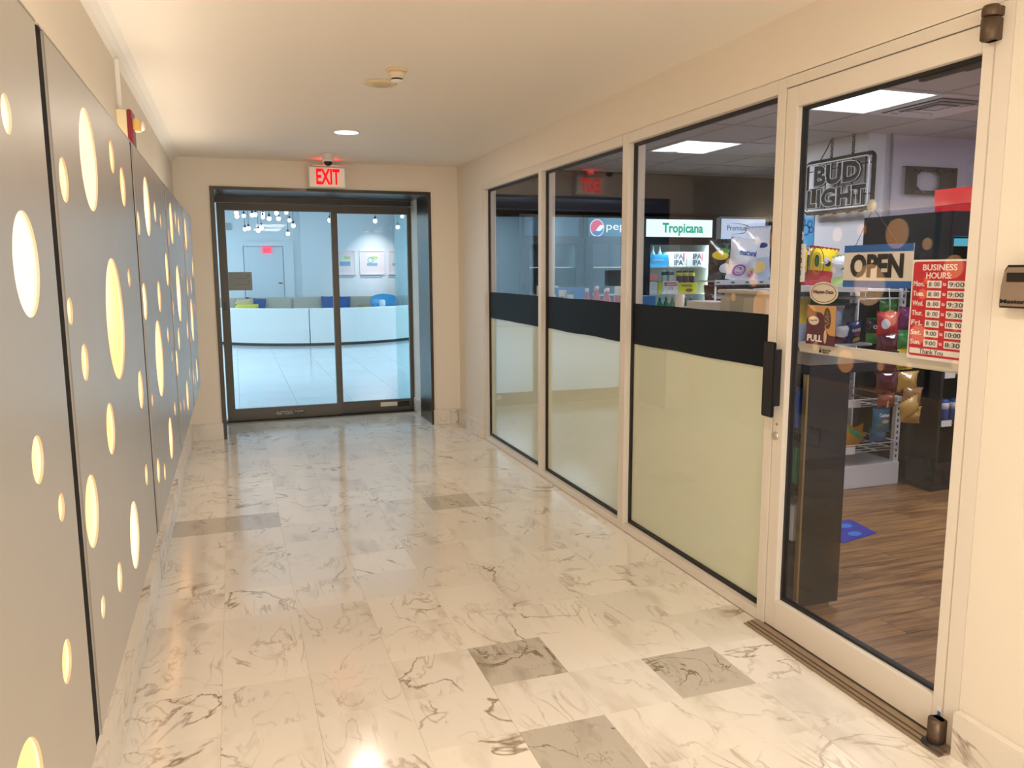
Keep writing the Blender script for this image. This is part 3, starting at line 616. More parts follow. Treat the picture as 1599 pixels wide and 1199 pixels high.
for k, (a0, a1, lab) in enumerate(((208, 260.2, 'left module of the curved white sofa seen from behind'), (260.6, 310, 'middle module of the curved white sofa, right of the dark seam'), (310.4, 322, 'right module of the curved white sofa by the column'))):
    A0, A1 = math.radians(a0), math.radians(a1)
    r = root('curved_sofa', (cx+2.5*math.cos((A0+A1)/2), cy+2.5*math.sin((A0+A1)/2), 0), lab, 'sofa', 'curved white sofa modules in the lobby')
    make('back', arc_shell(cx, cy, 2.55, 2.70, A0, A1, 0.06, 0.755), m_sofaw, r)
    make('seat', arc_shell(cx, cy, 1.95, 2.549, A0, A1, 0.06, 0.43), m_sofaw, r)
    make('plinth', arc_shell(cx, cy, 2.0, 2.66, A0, A1, 0.0, 0.059, bev=0.005), m_blackm, r)
for k, (xa, xb, lab) in enumerate(((-1.2, 1.27, 'left half of beige sofa along the lobby back wall'), (1.285, 3.2, 'right half of beige sofa along the lobby back wall'))):
    r = root('beige_sofa', ((xa+xb)/2, 19.3, 0), lab, 'sofa', 'beige sofas at the back of the lobby')
    make('backrest', MB().bbox(xa, xb, 19.22, 19.42, 0.1, 0.89, 0.03), m_sofab, r)
    make('seat', MB().bbox(xa, xb, 18.62, 19.219, 0.08, 0.44, 0.03), m_sofab, r)
    make('plinth', MB().box(xa+0.03, xb-0.03, 18.66, 19.4, 0, 0.081), m_blackm, r)
def cushion(name, c, w_, h, d, rot, m, lab):
    b = MB(); n = 10; vs = []
    for s in (-1, 1):
        for i in range(n+1):
            for j in range(n+1):
                u, v = i/n*2-1, j/n*2-1
                t = (max(0, 1-u**4)*max(0, 1-v**4))**0.6
                pin = 1-0.06*(1-abs(u))*abs(v)**3-0.06*(1-abs(v))*abs(u)**3
                vs.append(V((u*w_/2*pin, s*d/2*t, v*h/2*pin)))
    fs = []
    for s in range(2):
        o = s*(n+1)**2
        for i in range(n):
            for j in range(n): fs.append((o+i*(n+1)+j, o+(i+1)*(n+1)+j, o+(i+1)*(n+1)+j+1, o+i*(n+1)+j+1))
    M = Matrix.Rotation(rot[2], 4, 'Z') @ Matrix.Rotation(rot[1], 4, 'Y') @ Matrix.Rotation(rot[0], 4, 'X')
    b.add([V(c)+M @ v for v in vs], fs, 0, True)
    bz = min(v.z for v in b.v)
    o = make(name, b, m, None, (c[0], c[1], bz)); tag(o, lab, 'cushion', 'loose cushions on the lobby sofas'); return o
m_cb = mat('royal blue fabric', (0.002, 0.09, 0.30), 0.8, bump=0.2, bscale=200); m_cy = mat('lemon fabric', (0.70, 0.62, 0.06), 0.8); m_co = mat('olive fabric', (0.28, 0.27, 0.06), 0.8); m_cbe = mat('tan fabric', (0.6, 0.47, 0.25), 0.8)
cushion('cushion', (0.45, 19.10, 0.665), 0.44, 0.46, 0.14, (-0.22, 0.12, 0), m_cb, 'blue cushion leaning on the left half of the beige sofa')
cushion('cushion', (0.23, 18.97, 0.66), 0.40, 0.44, 0.12, (-0.25, -0.1, 0.1), m_cbe, 'tan cushion behind the blue one on the beige sofa')
cushion('cushion', (0.26, 18.80, 0.60), 0.50, 0.34, 0.14, (-0.3, 0, 0), m_cy, 'lemon yellow cushion in front of the blue cushion')
cushion('cushion', (2.10, 19.10, 0.68), 0.34, 0.47, 0.14, (-0.22, 0, 0), m_cb, 'blue cushion just left of the entrance middle stile')
cushion('cushion', (2.44, 19.08, 0.675), 0.32, 0.46, 0.14, (-0.25, 0.03, 0), m_cb, 'blue cushion just right of the entrance middle stile')
cushion('cushion', (3.02, 18.95, 0.57), 0.50, 0.26, 0.12, (-0.4, 0, 0), m_co, 'flat olive cushion near the blue lounge chair')
# blue lounge chair
r = root('lounge_chair', (3.3, 18.3, 0), 'bright blue lounge chair by the column in the lobby', 'chair')
m_bc = mat('bright blue shell', (0.05, 0.30, 0.55), 0.4)
make('seat', MB().bbox(3.05, 3.55, 18.1, 18.6, 0.38, 0.46, 0.02), m_bc, r)
b = MB(); vs = []; n = 12
for i in range(n+1):
    a = math.radians(-35+250*i/n); R_ = 0.30; hh = 0.70+0.26*math.sin(max(0, min(PI, PI*i/n)))
    for rr, z in ((R_, 0.44), (R_+0.035, 0.44), (R_+0.05, hh), (R_+0.015, hh)): vs.append((3.3+rr*math.cos(a), 18.32+rr*math.sin(a)*0.9, z))
fs = [(0, 1, 2, 3), tuple(4*n+q for q in (3, 2, 1, 0))]
for i in range(n):
    for k in range(4): fs.append((4*i+k, 4*i+4+k, 4*i+4+(k+1) % 4, 4*i+(k+1) % 4))
make('backrest', b.add(vs, fs, 0, True), m_bc, r)
for sx in (3.08, 3.52):
    for sy in (18.13, 18.56): make('leg', MB().tube([(sx, sy, 0), (sx*0.98+3.3*0.02, sy, 0.39)], 0.014), m_steel2, r)
r = root('side_table', (3.15, 17.75, 0), 'small white round side table inside the curved sofa', 'table')
make('tabletop', MB().lathe((3.15, 17.75, 0.66), [(0.24, 0), (0.25, 0.01), (0.25, 0.025)], n=32), m_white, r)
make('pedestal', MB().lathe((3.15, 17.75, 0), [(0.16, 0), (0.15, 0.012), (0.022, 0.02), (0.022, 0.66)], n=24), m_white, r)
tag(make('vase', MB().lathe((3.12, 17.75, 0.685), [(0.06, 0), (0.07, 0.05), (0.068, 0.13), (0.05, 0.17)], n=20), mat('frosted pale glass', (0.6, 0.72, 0.78), 0.2), None, (3.12, 17.75, 0.685)), 'pale frosted vase on the small white side table', 'vase')
tag(make('book', MB().bbox(3.22, 3.37, 17.62, 17.78, 0.685, 0.71, 0.003), mat('grey book cover', (0.5, 0.5, 0.5), 0.5), None, (3.3, 17.7, 0.685)), 'grey book lying beside the frosted vase', 'book')
# pendant bulbs
m_bulb = emission('frosted bulb', (1, 0.97, 0.9), 3.0)
bulbs = [(0.104,2.443),(0.111,2.387),(0.217,2.399),(0.348,2.412),(0.403,2.423),(0.519,2.436),(0.516,2.384),(0.617,2.361),(0.736,2.45),(0.765,2.363),(0.895,2.464),(0.941,2.339),(1.0,2.251),(0.907,2.117),(0.224,2.182),(0.281,2.197),(0.435,2.164),(0.484,2.212),(2.377,2.351),(1.605,2.349)]
ords = ['first', 'second', 'third', 'fourth', 'fifth', 'sixth', 'seventh', 'eighth', 'ninth', 'tenth', 'eleventh', 'twelfth', 'thirteenth', 'fourteenth', 'fifteenth', 'sixteenth', 'seventeenth', 'eighteenth', 'nineteenth', 'twentieth']
srt = sorted(range(len(bulbs)), key=lambda i: bulbs[i][0])
for i, (x, z) in enumerate(bulbs):
    s = random.uniform(0.93, 1.07); y = 14*s; x *= s; z = 1.5+(z-1.5)*s
    rk = srt.index(i)
    r = root('pendant_lamp', (x, y, 2.92), 'round pendant bulb on thin cord, %s from the left in the lobby cluster' % ords[rk], 'pendant lamp', 'pendant bulbs in the lobby')
    make('bulb', MB().lathe((x, y, z), [(0.008, 0.034), (0.026, 0.026), (0.034, 0.006), (0.03, -0.016), (0.016, -0.03), (0.003, -0.034)], n=14), m_bulb, r)
    make('socket', MB().lathe((x, y, z+0.03), [(0.016, 0), (0.018, 0.01), (0.016, 0.04), (0.004, 0.046)], n=10), m_blackm, r)
    make('cord', MB().tube([(x, y, z+0.07), (x, y, 2.92)], 0.004, 5), m_blackm, r)
ords_ = ['first', 'third', 'fourth at left', 'fifth at right', 'sixth at left', 'seventh', 'second at left']
for k, (x, y) in enumerate(((-2.2, 10.5), (4.6, 11), (-2.0, 14.6), (5.2, 14.8), (-2.0, 18.2), (5.3, 17.6), (-2.2, 12.5))):
    r = root('lobby_fill_light', (x, y, 2.92), 'large fill light added over the lobby out of sight, %s from the entrance' % ords_[k], 'ceiling light', 'added lobby fill lights')  # added out of view to brighten the lobby
    make('lens', MB().box(x-0.65, x+0.65, y-0.65, y+0.65, 2.912, 2.919), MATS.get('cool lens') or emission('cool lens', COOL, 2), r)
    lamp(r, (x, y, 2.90), 1.3, P_LOBBY/3, COOL, shape='SQUARE')
r = root('picture_light', (3.3, 18.95, 2.90), 'recessed spotlight washing the lobby pictures', 'ceiling light')
make('lens', MB().ellipse((3.3, 18.95, 2.919), (1, 0, 0), (0, -1, 0), 0.05, 0.05, 0.004), MATS['lamp lens'], r)
lamp(r, (3.3, 18.95, 2.90), 0.08, 4, (1, 0.92, 0.90), (math.radians(28), 0, 0), spread=1.2)
tag(make('glass_partition', MB().box(1.79, 1.80, 8.57, 9.3, 0.0, 2.12), glass('green edged glass', (0.8, 0.95, 0.95)), None, (1.8, 8.5, 0.05)), 'green-edged glass panel just inside the lobby at right', 'glass panel')

# ------------------------------------------------------------------ shop shell
m_lilac = mat('lilac white wall paint', (0.62, 0.60, 0.70), 0.6, bscale=3)
m_dsoff = mat('charcoal soffit', (0.035, 0.035, 0.055), 0.6, bscale=5)
m_wood = wood('brown plank', (0.42, 0.22, 0.085), (0.16, 0.07, 0.028), 0.34)
m_ctile = mat('off-white ceiling tile', (0.62, 0.58, 0.58), 0.8, bump=0.2, bscale=120)
SF = struct('floor_shop', MB().box(XS+0.055, 8.2, 0.6, 9.2, -0.2, -0.004), mat('dark plank joint', (0.05, 0.03, 0.02), 0.8), 'shop floor of brown wood planks', 'floor')
tmw = {}
for j in range(30):
    y = 1.20+0.17*j; x = XS+0.12; first = True
    while x < 7.0:
        L = 1.22 if not first else 0.35+(j*0.37) % 0.85; first = False; L = min(L, 7.2-x)
        k = round(L, 2)
        if k not in tmw:
            tm_b = MB().box(0.001, k-0.001, 0.001, 0.169, -0.004, 0); me = bpy.data.meshes.new('plank'); me.from_pydata([tuple(v) for v in tm_b.v], [], tm_b.f); me.materials.append(m_wood); tmw[k] = me
        o = bpy.data.objects.new('plank', tmw[k]); COL.objects.link(o); o.parent = SF; o.location = (x, y, 0); x += k
CG = struct('ceiling_shop', MB().box(XS+0.12, 8.2, 0.6, 9.2, HS+0.02, HS+0.12), mat('ceiling void', (0.2, 0.2, 0.2), 0.9), 'suspended tile ceiling of the shop', 'ceiling')
gx = [3.10+0.61*k for k in range(-1, 8)]; gy = [4.03+0.69*k for k in range(-4, 8)]
gx[0] = XS+0.12
b = MB()
for x in gx: b.box(x-0.010, x+0.010, gy[0], 9.1, HS-0.004, HS+0.004)
for y in gy: b.box(gx[0], gx[-1], y-0.010, y+0.010, HS-0.0045, HS+0.0035)
make('grid_bars', b, mat('ceiling grid', (0.50, 0.46, 0.48), 0.5), CG)
lights = {(2, 4): 'lit square panel seen through the glass door', (2, 7): 'lit square panel seen through the third shop window', (2, 1): 'lit square panel over the shop entrance area', (5, 2): 'lit square panel toward the right of the shop'}
vent = (3, 4)
for i in range(len(gx)-1):
    for j in range(len(gy)-1):
        w_, d_ = gx[i+1]-gx[i], gy[j+1]-gy[j]
        if (i, j) in lights:
            r = root('ceiling_light', (gx[i], gy[j], HS), lights[(i, j)], 'ceiling light', 'square panel lights in the shop ceiling')
            make('frame', MB().ring((gx[i]+w_/2, gy[j]+d_/2, HS-0.006), (1, 0, 0), (0, -1, 0), w_/2*1.38, d_/2*1.38, 0.03, 0.004, 4) if False else MB().box(gx[i]+0.01, gx[i]+0.03, gy[j]+0.01, gy[j+1]-0.01, HS-0.01, HS).box(gx[i+1]-0.03, gx[i+1]-0.01, gy[j]+0.01, gy[j+1]-0.01, HS-0.01, HS).box(gx[i]+0.03, gx[i+1]-0.03, gy[j]+0.01, gy[j]+0.03, HS-0.01, HS).box(gx[i]+0.03, gx[i+1]-0.03, gy[j+1]-0.03, gy[j+1]-0.01, HS-0.01, HS), m_white, r)
            make('diffuser', MB().box(gx[i]+0.03, gx[i+1]-0.03, gy[j]+0.03, gy[j+1]-0.03, HS-0.004, HS), MATS.get('shop lens') or emission('shop lens', (0.95, 0.98, 1.0), 2.5), r)
            lamp(r, (gx[i]+w_/2, gy[j]+d_/2, HS-0.015), 0.55, P_STORE, STORE, shape='SQUARE'); continue
        key = ('ct', round(w_, 3), round(d_, 3))
        if key not in tm:
            q = MB().box(0.011, w_-0.011, 0.011, d_-0.011, 0.0, 0.014); me = bpy.data.meshes.new('ceiling_tile'); me.from_pydata([tuple(v) for v in q.v], [], q.f); me.materials.append(m_ctile); tm[key] = me
        if (i, j) == vent: continue
        o = bpy.data.objects.new('ceiling_tile', tm[key]); COL.objects.link(o); o.parent = CG; o.location = (gx[i], gy[j], HS+0.001)
i, j = vent; cx, cy = (gx[i]+gx[i+1])/2, (gy[j]+gy[j+1])/2
r = root('air_vent', (cx, cy, HS), 'square four-way air vent beside the lit panel behind the glass door', 'air vent')
make('plate', MB().box(gx[i]+0.012, gx[i+1]-0.012, gy[j]+0.012, gy[j+1]-0.012, HS-0.008, HS-0.0005), m_white, r)
for k in range(3):
    a, c = 0.235-0.07*k, 0.265-0.078*k; z0, z1, w0 = HS-0.026+0.002*k, HS-0.012, 0.028
    make('louvre', MB().add([(cx+sx*(a_), cy+sy*(c_), z_) for a_, c_, z_ in ((a, c, z0), (a-w0, c-w0, z1)) for sx, sy in ((-1, -1), (1, -1), (1, 1), (-1, 1))], [(0, 1, 5, 4), (1, 2, 6, 5), (2, 3, 7, 6), (3, 0, 4, 7)]), m_white, r)
    make('slot', MB().box(cx-a+0.002, cx+a-0.002, cy-c+0.002, cy-c+0.03, HS-0.0095, HS-0.0085).box(cx-a+0.002, cx+a-0.002, cy+c-0.03, cy+c-0.002, HS-0.0095, HS-0.0085).box(cx-a+0.002, cx-a+0.03, cy-c+0.03, cy+c-0.03, HS-0.0095, HS-0.0085).box(cx+a-0.03, cx+a-0.002, cy-c+0.03, cy+c-0.03, HS-0.0095, HS-0.0085), m_blackm, r)
tag(make('ceiling_sensor', MB().lathe((3.95, 6.75, HS), [(0.06, 0), (0.058, -0.01), (0.03, -0.016)], n=24), m_white, None, (3.95, 6.75, HS)), 'small round disc on shop ceiling in front of the far lit panel', 'sensor')
struct('wall_shop_back', MB().box(2.18, 8.2, 9.05, 9.15, 0, HS+0.1), m_dsoff, 'dark back wall of the shop', 'wall')
struct('wall_shop_right', MB().box(7.1, 7.3, 0.6, 9.1, 0, HS+0.1), m_lilac, 'right wall of the shop', 'wall')
struct('wall_shop_front', MB().box(XS+0.12, 8.2, 0.6, 1.19, 0, HS+0.1), m_lilac, 'near wall of the shop', 'wall')
struct('wall_soffit', MB().box(2.18, 7.0, 8.36, 9.05, 2.15, HS), m_dsoff, 'charcoal soffit above the row of coolers', 'soffit')
struct('wall_block_side', MB().box(4.98, 5.16, 5.37, 6.55, 0, HS), mat('lit side block paint', (0.78, 0.80, 0.86), 0.5, bscale=3), 'side of the block wall behind the neon sign, its brighter light painted in', 'wall')  # whiter than the front face: stronger light put into the colour
struct('wall_block', MB().box(5.16, 7.1, 5.37, 6.55, 0, HS), m_lilac, 'lilac-white wall facing the glass door', 'wall')
b = MB().tube([(5.20, 5.345, 0), (5.20, 5.345, HS)], 0.011)
tag(make('wall_conduit', b, mat('galvanised conduit', (0.6, 0.6, 0.66), 0.3, 0.7), None, (5.2, 5.345, 0)), 'thin vertical metal conduit on the lilac wall', 'conduit')
# black TV bracket plate on the wall
r = root('wall_bracket', (5.35, 5.36, 2.12), 'black metal mounting plate with octagonal opening on the lilac wall', 'bracket')
cu = bpy.data.curves.new('p', 'CURVE'); cu.dimensions = '2D'; cu.fill_mode = 'BOTH'; cu.extrude = 0.004
def spl(pts):
    s = cu.splines.new('POLY'); s.points.add(len(pts)-1)
    for p, q in zip(s.points, pts): p.co = (*q, 0, 1)
    s.use_cyclic_u = True
xa, xb, za, zb = 5.345, 5.905, 2.115, 2.342
spl([(xa, za), (xb, za), (xb, zb), (xa, zb)]); cxx = (xa+xb)/2-0.03; cz = (za+zb)/2
spl([(cxx+0.13*a_, cz+0.078*c_) for a_, c_ in ((-1, -.55), (-.62, -1), (.62, -1), (1, -.55), (1, .55), (.62, 1), (-.62, 1), (-1, .55))])
for k in range(7):
    if k == 3: continue
    x = xa+0.05+k*0.072
    for z in (za+0.018, zb-0.030): spl([(x, z), (x+0.03, z), (x+0.03, z+0.010), (x, z+0.010)])
ob = bpy.data.objects.new('p', cu); COL.objects.link(ob); bpy.context.view_layer.update()
me = bpy.data.meshes.new_from_object(ob.evaluated_get(bpy.context.evaluated_depsgraph_get())); bpy.data.objects.remove(ob)
q = MB(); q.add([(v.co.x, 5.325+v.co.z, v.co.y) for v in me.vertices], [list(p.vertices) for p in me.polygons]); make('plate', q, m_blackm, r)
make('flange', MB().box(xa, xb, 5.325, 5.368, zb, zb+0.004).box(xb, xb+0.004, 5.325, 5.368, za, zb), m_blackm, r)

# ------------------------------------------------------------------ neon sign on chains
NX, ny0, ny1, nz0, nz1 = 4.85, 5.19, 5.975, 1.985, 2.42
r = root('neon_sign', (NX, 5.58, 1.985), 'unlit tube beer sign with outlined letters hanging on two chains', 'sign')
m_tube = mat('unlit neon tube', (0.62, 0.72, 0.80), 0.15, coat=0.5); m_nb = mat('black sign metal', (0.008, 0.009, 0.014), 0.6, spec=0.2)
def rrect(y0, y1, z0, z1, rad, x, n=5):
    pts = []
    for cy_, cz_, a in ((y1-rad, z1-rad, 0), (y0+rad, z1-rad, 90), (y0+rad, z0+rad, 180), (y1-rad, z0+rad, 270)):
        for k in range(n+1): t = math.radians(a+90*k/n); pts.append((x, cy_+rad*math.cos(t), cz_+rad*math.sin(t)))
    return pts
make('frame', MB().tube(rrect(ny0, ny1, nz0, nz1, 0.04, NX+0.03), 0.017, 8, True), m_nb, r)
make('border_tube', MB().tube(rrect(ny0+0.02, ny1-0.02, nz0+0.018, nz1-0.02, 0.035, NX), 0.007, 8, True), m_tube, r)
b = MB()
for z in (2.345, 2.10): b.tube([(NX+0.03, ny0, z), (NX+0.03, ny1, z)], 0.005)
for y in (5.28, 5.42, 5.58, 5.74): b.tube([(NX+0.03, y, nz0-0.018), (NX+0.03, y, nz1)], 0.005); b.tube([(NX+0.03, y, nz0-0.018), (NX+0.03, y+0.05, nz0-0.022)], 0.006)
make('support_bars', b, m_nb, r)
for word, yL, yR, z0, z1 in (('BUD', 5.865, 5.30, 2.205, 2.385), ('LIGHT', 5.935, 5.225, 2.02, 2.185)):
    W, H_ = yL-yR, z1-z0
    make('letter_backing', text_mesh(word, (NX+0.016, yL+0.005, z0-0.004), SR, SU, W+0.01, H_+0.008, -0.003, bold=0.07), m_nb, r)
    make('letter_tubes', text_mesh(word, (NX, yL, z0), SR, SU, W, H_, 0, outline=0.013, bold=0.06), m_tube, r)
tr = make('transformer', MB().bbox(NX+0.035, NX+0.09, 5.84, 5.95, 2.06, 2.2, 0.005), m_nb, r)
def chain(x, y, z0, z1, name='chain'):
    b = MB(); n = int((z1-z0)/0.022)
    for k in range(n):
        z = z0+0.022*(k+0.5); pts = []
        for q in range(8):
            a = 2*PI*q/8; pts.append((x+(0.011*math.cos(a) if k % 2 else 0), y+(0.011*math.cos(a) if not k % 2 else 0), z+0.015*math.sin(a)))
        b.tube(pts, 0.005, 5, True)
    return b
for y in (5.68, 5.43): make('chain', chain(NX+0.03, y, nz1, HS), m_nb, r)
make('power_cord', MB().tube([(NX+0.03, 5.83, 2.27), (NX+0.025, 5.82, 2.42), (NX+0.03, 5.74, 2.52), (NX+0.04, 5.70, HS)], 0.005), m_nb, r)
# blue swirl poster at wall edge
r = root('blue_poster', (4.97, 6.2, 1.7), 'blue poster with dark swirls on the lit side of the block wall, below the neon sign', 'poster')
make('sheet', MB().bbox(4.970, 4.979, 5.97, 6.45, 1.70, 1.99, 0.001), mat('cyan blue print', (0.08, 0.38, 0.70), 0.5), r)
b = MB()
for y, z, q in ((6.02, 1.90, 0.035), (6.07, 1.85, 0.05), (6.0, 1.85, 0.03), (6.13, 1.92, 0.05), (6.2, 1.84, 0.04)): b.ring((4.969, y, z), SR, SU, q, q, 0.010, 0.001, 24)
make('swirl_print', b, mat('navy print', (0.01, 0.05, 0.2), 0.5), r)

# ------------------------------------------------------------------ signs and stickers on the door glass
SX = GX+0.001       # inner face of the door glass
r = root('open_sign', (2.135, 2.23, 1.435), 'white and blue OPEN sign hung on a cord inside the glass door', 'sign')
R_ = (V((0, 2.072, 0))-V((0, 2.385, 0))).normalized()
tilt = V((0, -0.998, 0.02)).normalized(); up = V((0, 0, 1))
make('board', MB().slab((2.132, 2.386, 1.433), SR, SU, 0.316, 0.150, 0.003, N=(1, 0, 0)), mat('sign white', (0.78, 0.73, 0.66), 0.4), r)
make('blue_stripe', MB().slab((2.1305, 2.386, 1.5575), SR, SU, 0.316, 0.0255, 0.001, N=(1, 0, 0)), m_blue, r)
make('blue_stripe', MB().slab((2.1305, 2.386, 1.433), SR, SU, 0.316, 0.024, 0.001, N=(1, 0, 0)), m_blue, r)
lettering(r, 'OPEN', (2.1305, 2.352, 1.467), SR, SU, 0.245, 0.084, m_blackink, 0.001, bold=0.045)
make('cord', MB().tube([(2.131, 2.335, 1.578), (2.112, 2.238, 1.708), (2.131, 2.13, 1.578)], 0.0012, 5), m_blackm, r)
r = root('suction_cup', (GX, 2.235, 1.715), 'clear suction cup on the door glass holding the OPEN sign cord', 'hook')
make('cup', MB().lathe((GX+0.001, 2.235, 1.715), [(0.022, 0), (0.020, 0.003), (0.009, 0.008), (0.006, 0.014)], 'X', 20), mat('cloudy rubber', (0.72, 0.70, 0.64), 0.3), r)
r = root('hours_sign', (SX, 1.945, 1.205), 'red BUSINESS HOURS sign with handwritten times on the glass door', 'sign')
hy0, hy1, hz0, hz1 = 2.043, 1.826, 1.207, 1.527
def hs(u, v): return (SX, hy0+(hy1-hy0)*u, hz1-(hz1-hz0)*v)      # u,v: 0..1 from the top left
make('board', MB().slab((SX+0.003, hy0, hz0), SR, SU, hy0-hy1, hz1-hz0, 0.002, N=(1, 0, 0)), m_whiteink, r)
make('red_field', prism([(y, z) for _, y, z in rrect(hy1+0.006, hy0-0.006, hz0+0.010, hz1-0.006, 0.010, 0)], SX+0.003, SX+0.0022, 0, 0), m_redsign, r)
W, Hh = hy0-hy1, hz1-hz0
def hl(txt, u, v, w_, h_, m=m_whiteink, x=0.0018, **k): lettering(r, txt, (SX+x, hy0-W*u, hz1-Hh*(v+h_)), SR, SU, W*w_, Hh*h_, m, 0.0005, **k)
hl('BUSINESS', 0.20, 0.045, 0.60, 0.062, bold=0.02); hl('HOURS:', 0.27, 0.125, 0.44, 0.062, bold=0.02)
days = [('Mon.', '8: 00', '9:00'), ('Tues.', '8: 00', '9:00'), ('Wed.', '8: 00', '9:30'), ('Thur.', '8: 00', '9:30'), ('Fri.', '8: 00', '10: 00'), ('Sat.', '9:00', '10:00'), ('Sun.', '9:00', '8:30')]
pl = MB()
for k, (d, a, c) in enumerate(days):
    v = 0.205+0.098*k
    hl(d, 0.05, v+0.008, 0.20, 0.052, bold=0.02); hl('to', 0.575, v+0.02, 0.055, 0.032, bold=0.02)
    for u, w_ in ((0.30, 0.25), (0.66, 0.30)): pl.slab((SX+0.0022, hy0-W*u, hz1-Hh*(v+0.074)), SR, SU, W*w_, Hh*0.072, 0.0006, N=(-1, 0, 0))
    hl(a, 0.33, v+0.016, 0.19, 0.042, m_blackink, 0.0010); hl(c, 0.685, v+0.016, 0.25, 0.044, m_blackink, 0.0010, bold=0.01 if k > 3 else 0.0)
pl.slab((SX+0.0022, hy0-W*0.05, hz0+Hh*0.055), SR, SU, W*0.90, Hh*0.055, 0.0006, N=(-1, 0, 0))
make('white_panels', pl, m_whiteink, r); hl('Thank You', 0.24, 0.893, 0.42, 0.048, m_blackink, 0.0010)
def sticker_root(name, y, z, lab): return root(name, (SX, y, z), lab, 'sticker')
r = sticker_root('oval_sticker', 2.452, 1.41, 'white oval ice cream sticker with scalloped border on the door glass')
m_cream = mat('cream sticker', (0.78, 0.70, 0.58), 0.5); m_mar = mat('maroon print', (0.10, 0.01, 0.02), 0.5)
make('backing', MB().ellipse((SX+0.001, 2.452, 1.409), SR, SU, 0.077, 0.042, -0.001), m_cream, r)
make('border', MB().ring((SX-0.0002, 2.452, 1.409), SR, SU, 0.068, 0.036, 0.002, -0.0006, 36), m_mar, r)
lettering(r, 'H\u00e4agen-Dazs', (SX-0.0002, 2.508, 1.402), SR, SU, 0.110, 0.018, m_mar, 0.0005, bold=0.02)
r = sticker_root('pull_sticker', 2.459, 1.28, 'maroon PULL sticker with an ice cream bar on the door glass')
make('backing', MB().slab((SX+0.001, 2.538, 1.212), SR, SU, 0.160, 0.150, 0.001, N=(-1, 0, 0)), m_mar, r)
m_car = mat('caramel print', (0.62, 0.35, 0.12), 0.5)
sw = [(0, 1), (1, 1), (1, 0.25), (0.80, 0.27), (0.66, 0.42), (0.60, 0.75), (0.5, 0.82), (0.28, 0.84), (0.1, 0.94)]
q = MB(); q.add([(SX-0.0006, 2.538-0.16*u, 1.212+0.15*v) for u, v in sw]+[(SX-0.0002, 2.538-0.16*u, 1.212+0.15*v) for u, v in sw], [list(range(9)), list(range(9, 18))[::-1]]+[(i, (i+1) % 9, 9+(i+1) % 9, 9+i) for i in range(9)]); make('caramel_swirl', q, m_car, r)
make('ice_cream_bar', MB().ellipse((SX-0.0008, 2.422, 1.315), (0, -1, 0.12), (0, 0.12, 1), 0.019, 0.040, -0.0006), mat('chocolate print', (0.12, 0.045, 0.02), 0.5), r)
make('bar_stick', MB().ellipse((SX-0.0008, 2.430, 1.245), SR, SU, 0.008, 0.026, -0.0006), mat('stick print', (0.75, 0.5, 0.28), 0.5), r)
q = MB()
for k in range(14): a = k*2.4; q.ellipse((SX-0.0016, 2.422+0.012*math.cos(a)*(k/14)**.5, 1.312+0.030*math.sin(a)*(k/14)**.5), SR, SU, 0.0016, 0.002, -0.0003, 6)
make('nut_specks', q, m_cream, r)
make('emblem', MB().ellipse((SX-0.0002, 2.497, 1.303), SR, SU, 0.029, 0.017, -0.0006), m_cream, r)
lettering(r, 'H\u00e4agen-Dazs', (SX-0.0010, 2.519, 1.300), SR, SU, 0.044, 0.007, m_mar, 0.0003)
lettering(r, 'PULL', (SX-0.0006, 2.528, 1.223), SR, SU, 0.082, 0.026, m_whiteink, 0.0005, bold=0.03)
r = sticker_root('lock_sticker', 2.445, 1.175, 'tiny padlock security sticker on the push bar')
make('padlock', MB().box(2.122, 2.1248, 2.474, 2.484, 1.180, 1.190).ring((2.1245, 2.479, 1.192), SR, SU, 0.0045, 0.007, 0.0015, -0.002, 16), m_blackink, r)
lettering(r, 'PROTECTED\nVIDEO 24', (2.1245, 2.468, 1.178), SR, SU, 0.045, 0.016, m_blackink, 0.001)
r = sticker_root('payment_sticker', 2.595, 1.52, 'tall white sticker listing payment cards by the door stile')
make('backing', MB().slab((SX+0.001, 2.628, 1.449), SR, SU, 0.066, 0.147, 0.001, N=(-1, 0, 0)), m_whiteink, r)
lettering(r, 'clover', (SX-0.0004, 2.618, 1.574), SR, SU, 0.044, 0.008, mat('grey print', (0.25, 0.25, 0.25), 0.5), 0.0004)
lettering(r, 'VISA', (SX-0.0004, 2.610, 1.554), SR, SU, 0.030, 0.008, m_blackink, 0.0004)
make('card_mark', MB().slab((SX-0.0001, 2.611, 1.522), SR, SU, 0.030, 0.020, 0.0005, N=(-1, 0, 0)), m_mar, r)
make('card_mark', MB().ellipse((SX-0.0008, 2.600, 1.532), SR, SU, 0.008, 0.008, -0.0003, 14).ellipse((SX-0.0009, 2.592, 1.532), SR, SU, 0.008, 0.008, -0.0003, 14), mat('orange red print', (0.7, 0.12, 0.02), 0.5), r)
lettering(r, 'DISCOVER', (SX-0.0004, 2.613, 1.502), SR, SU, 0.036, 0.006, m_redsign, 0.0004)
make('card_mark', MB().slab((SX-0.0001, 2.609, 1.473), SR, SU, 0.026, 0.020, 0.0005, N=(-1, 0, 0)), mat('card blue print', (0.05, 0.25, 0.45), 0.5), r)
lettering(r, 'Pay', (SX-0.0004, 2.608, 1.454), SR, SU, 0.026, 0.011, m_redsign, 0.0004)
r = sticker_root('round_sticker', 2.602, 1.628, 'small round multicoloured sticker at the top left of the door glass')
make('backing', MB().ellipse((SX+0.001, 2.602, 1.627), SR, SU, 0.023, 0.023, -0.001), m_whiteink, r)
cc = [(0.6, 0.02, 0.01), (0.85, 0.55, 0.02), (0.03, 0.35, 0.1), (0.02, 0.12, 0.5)]
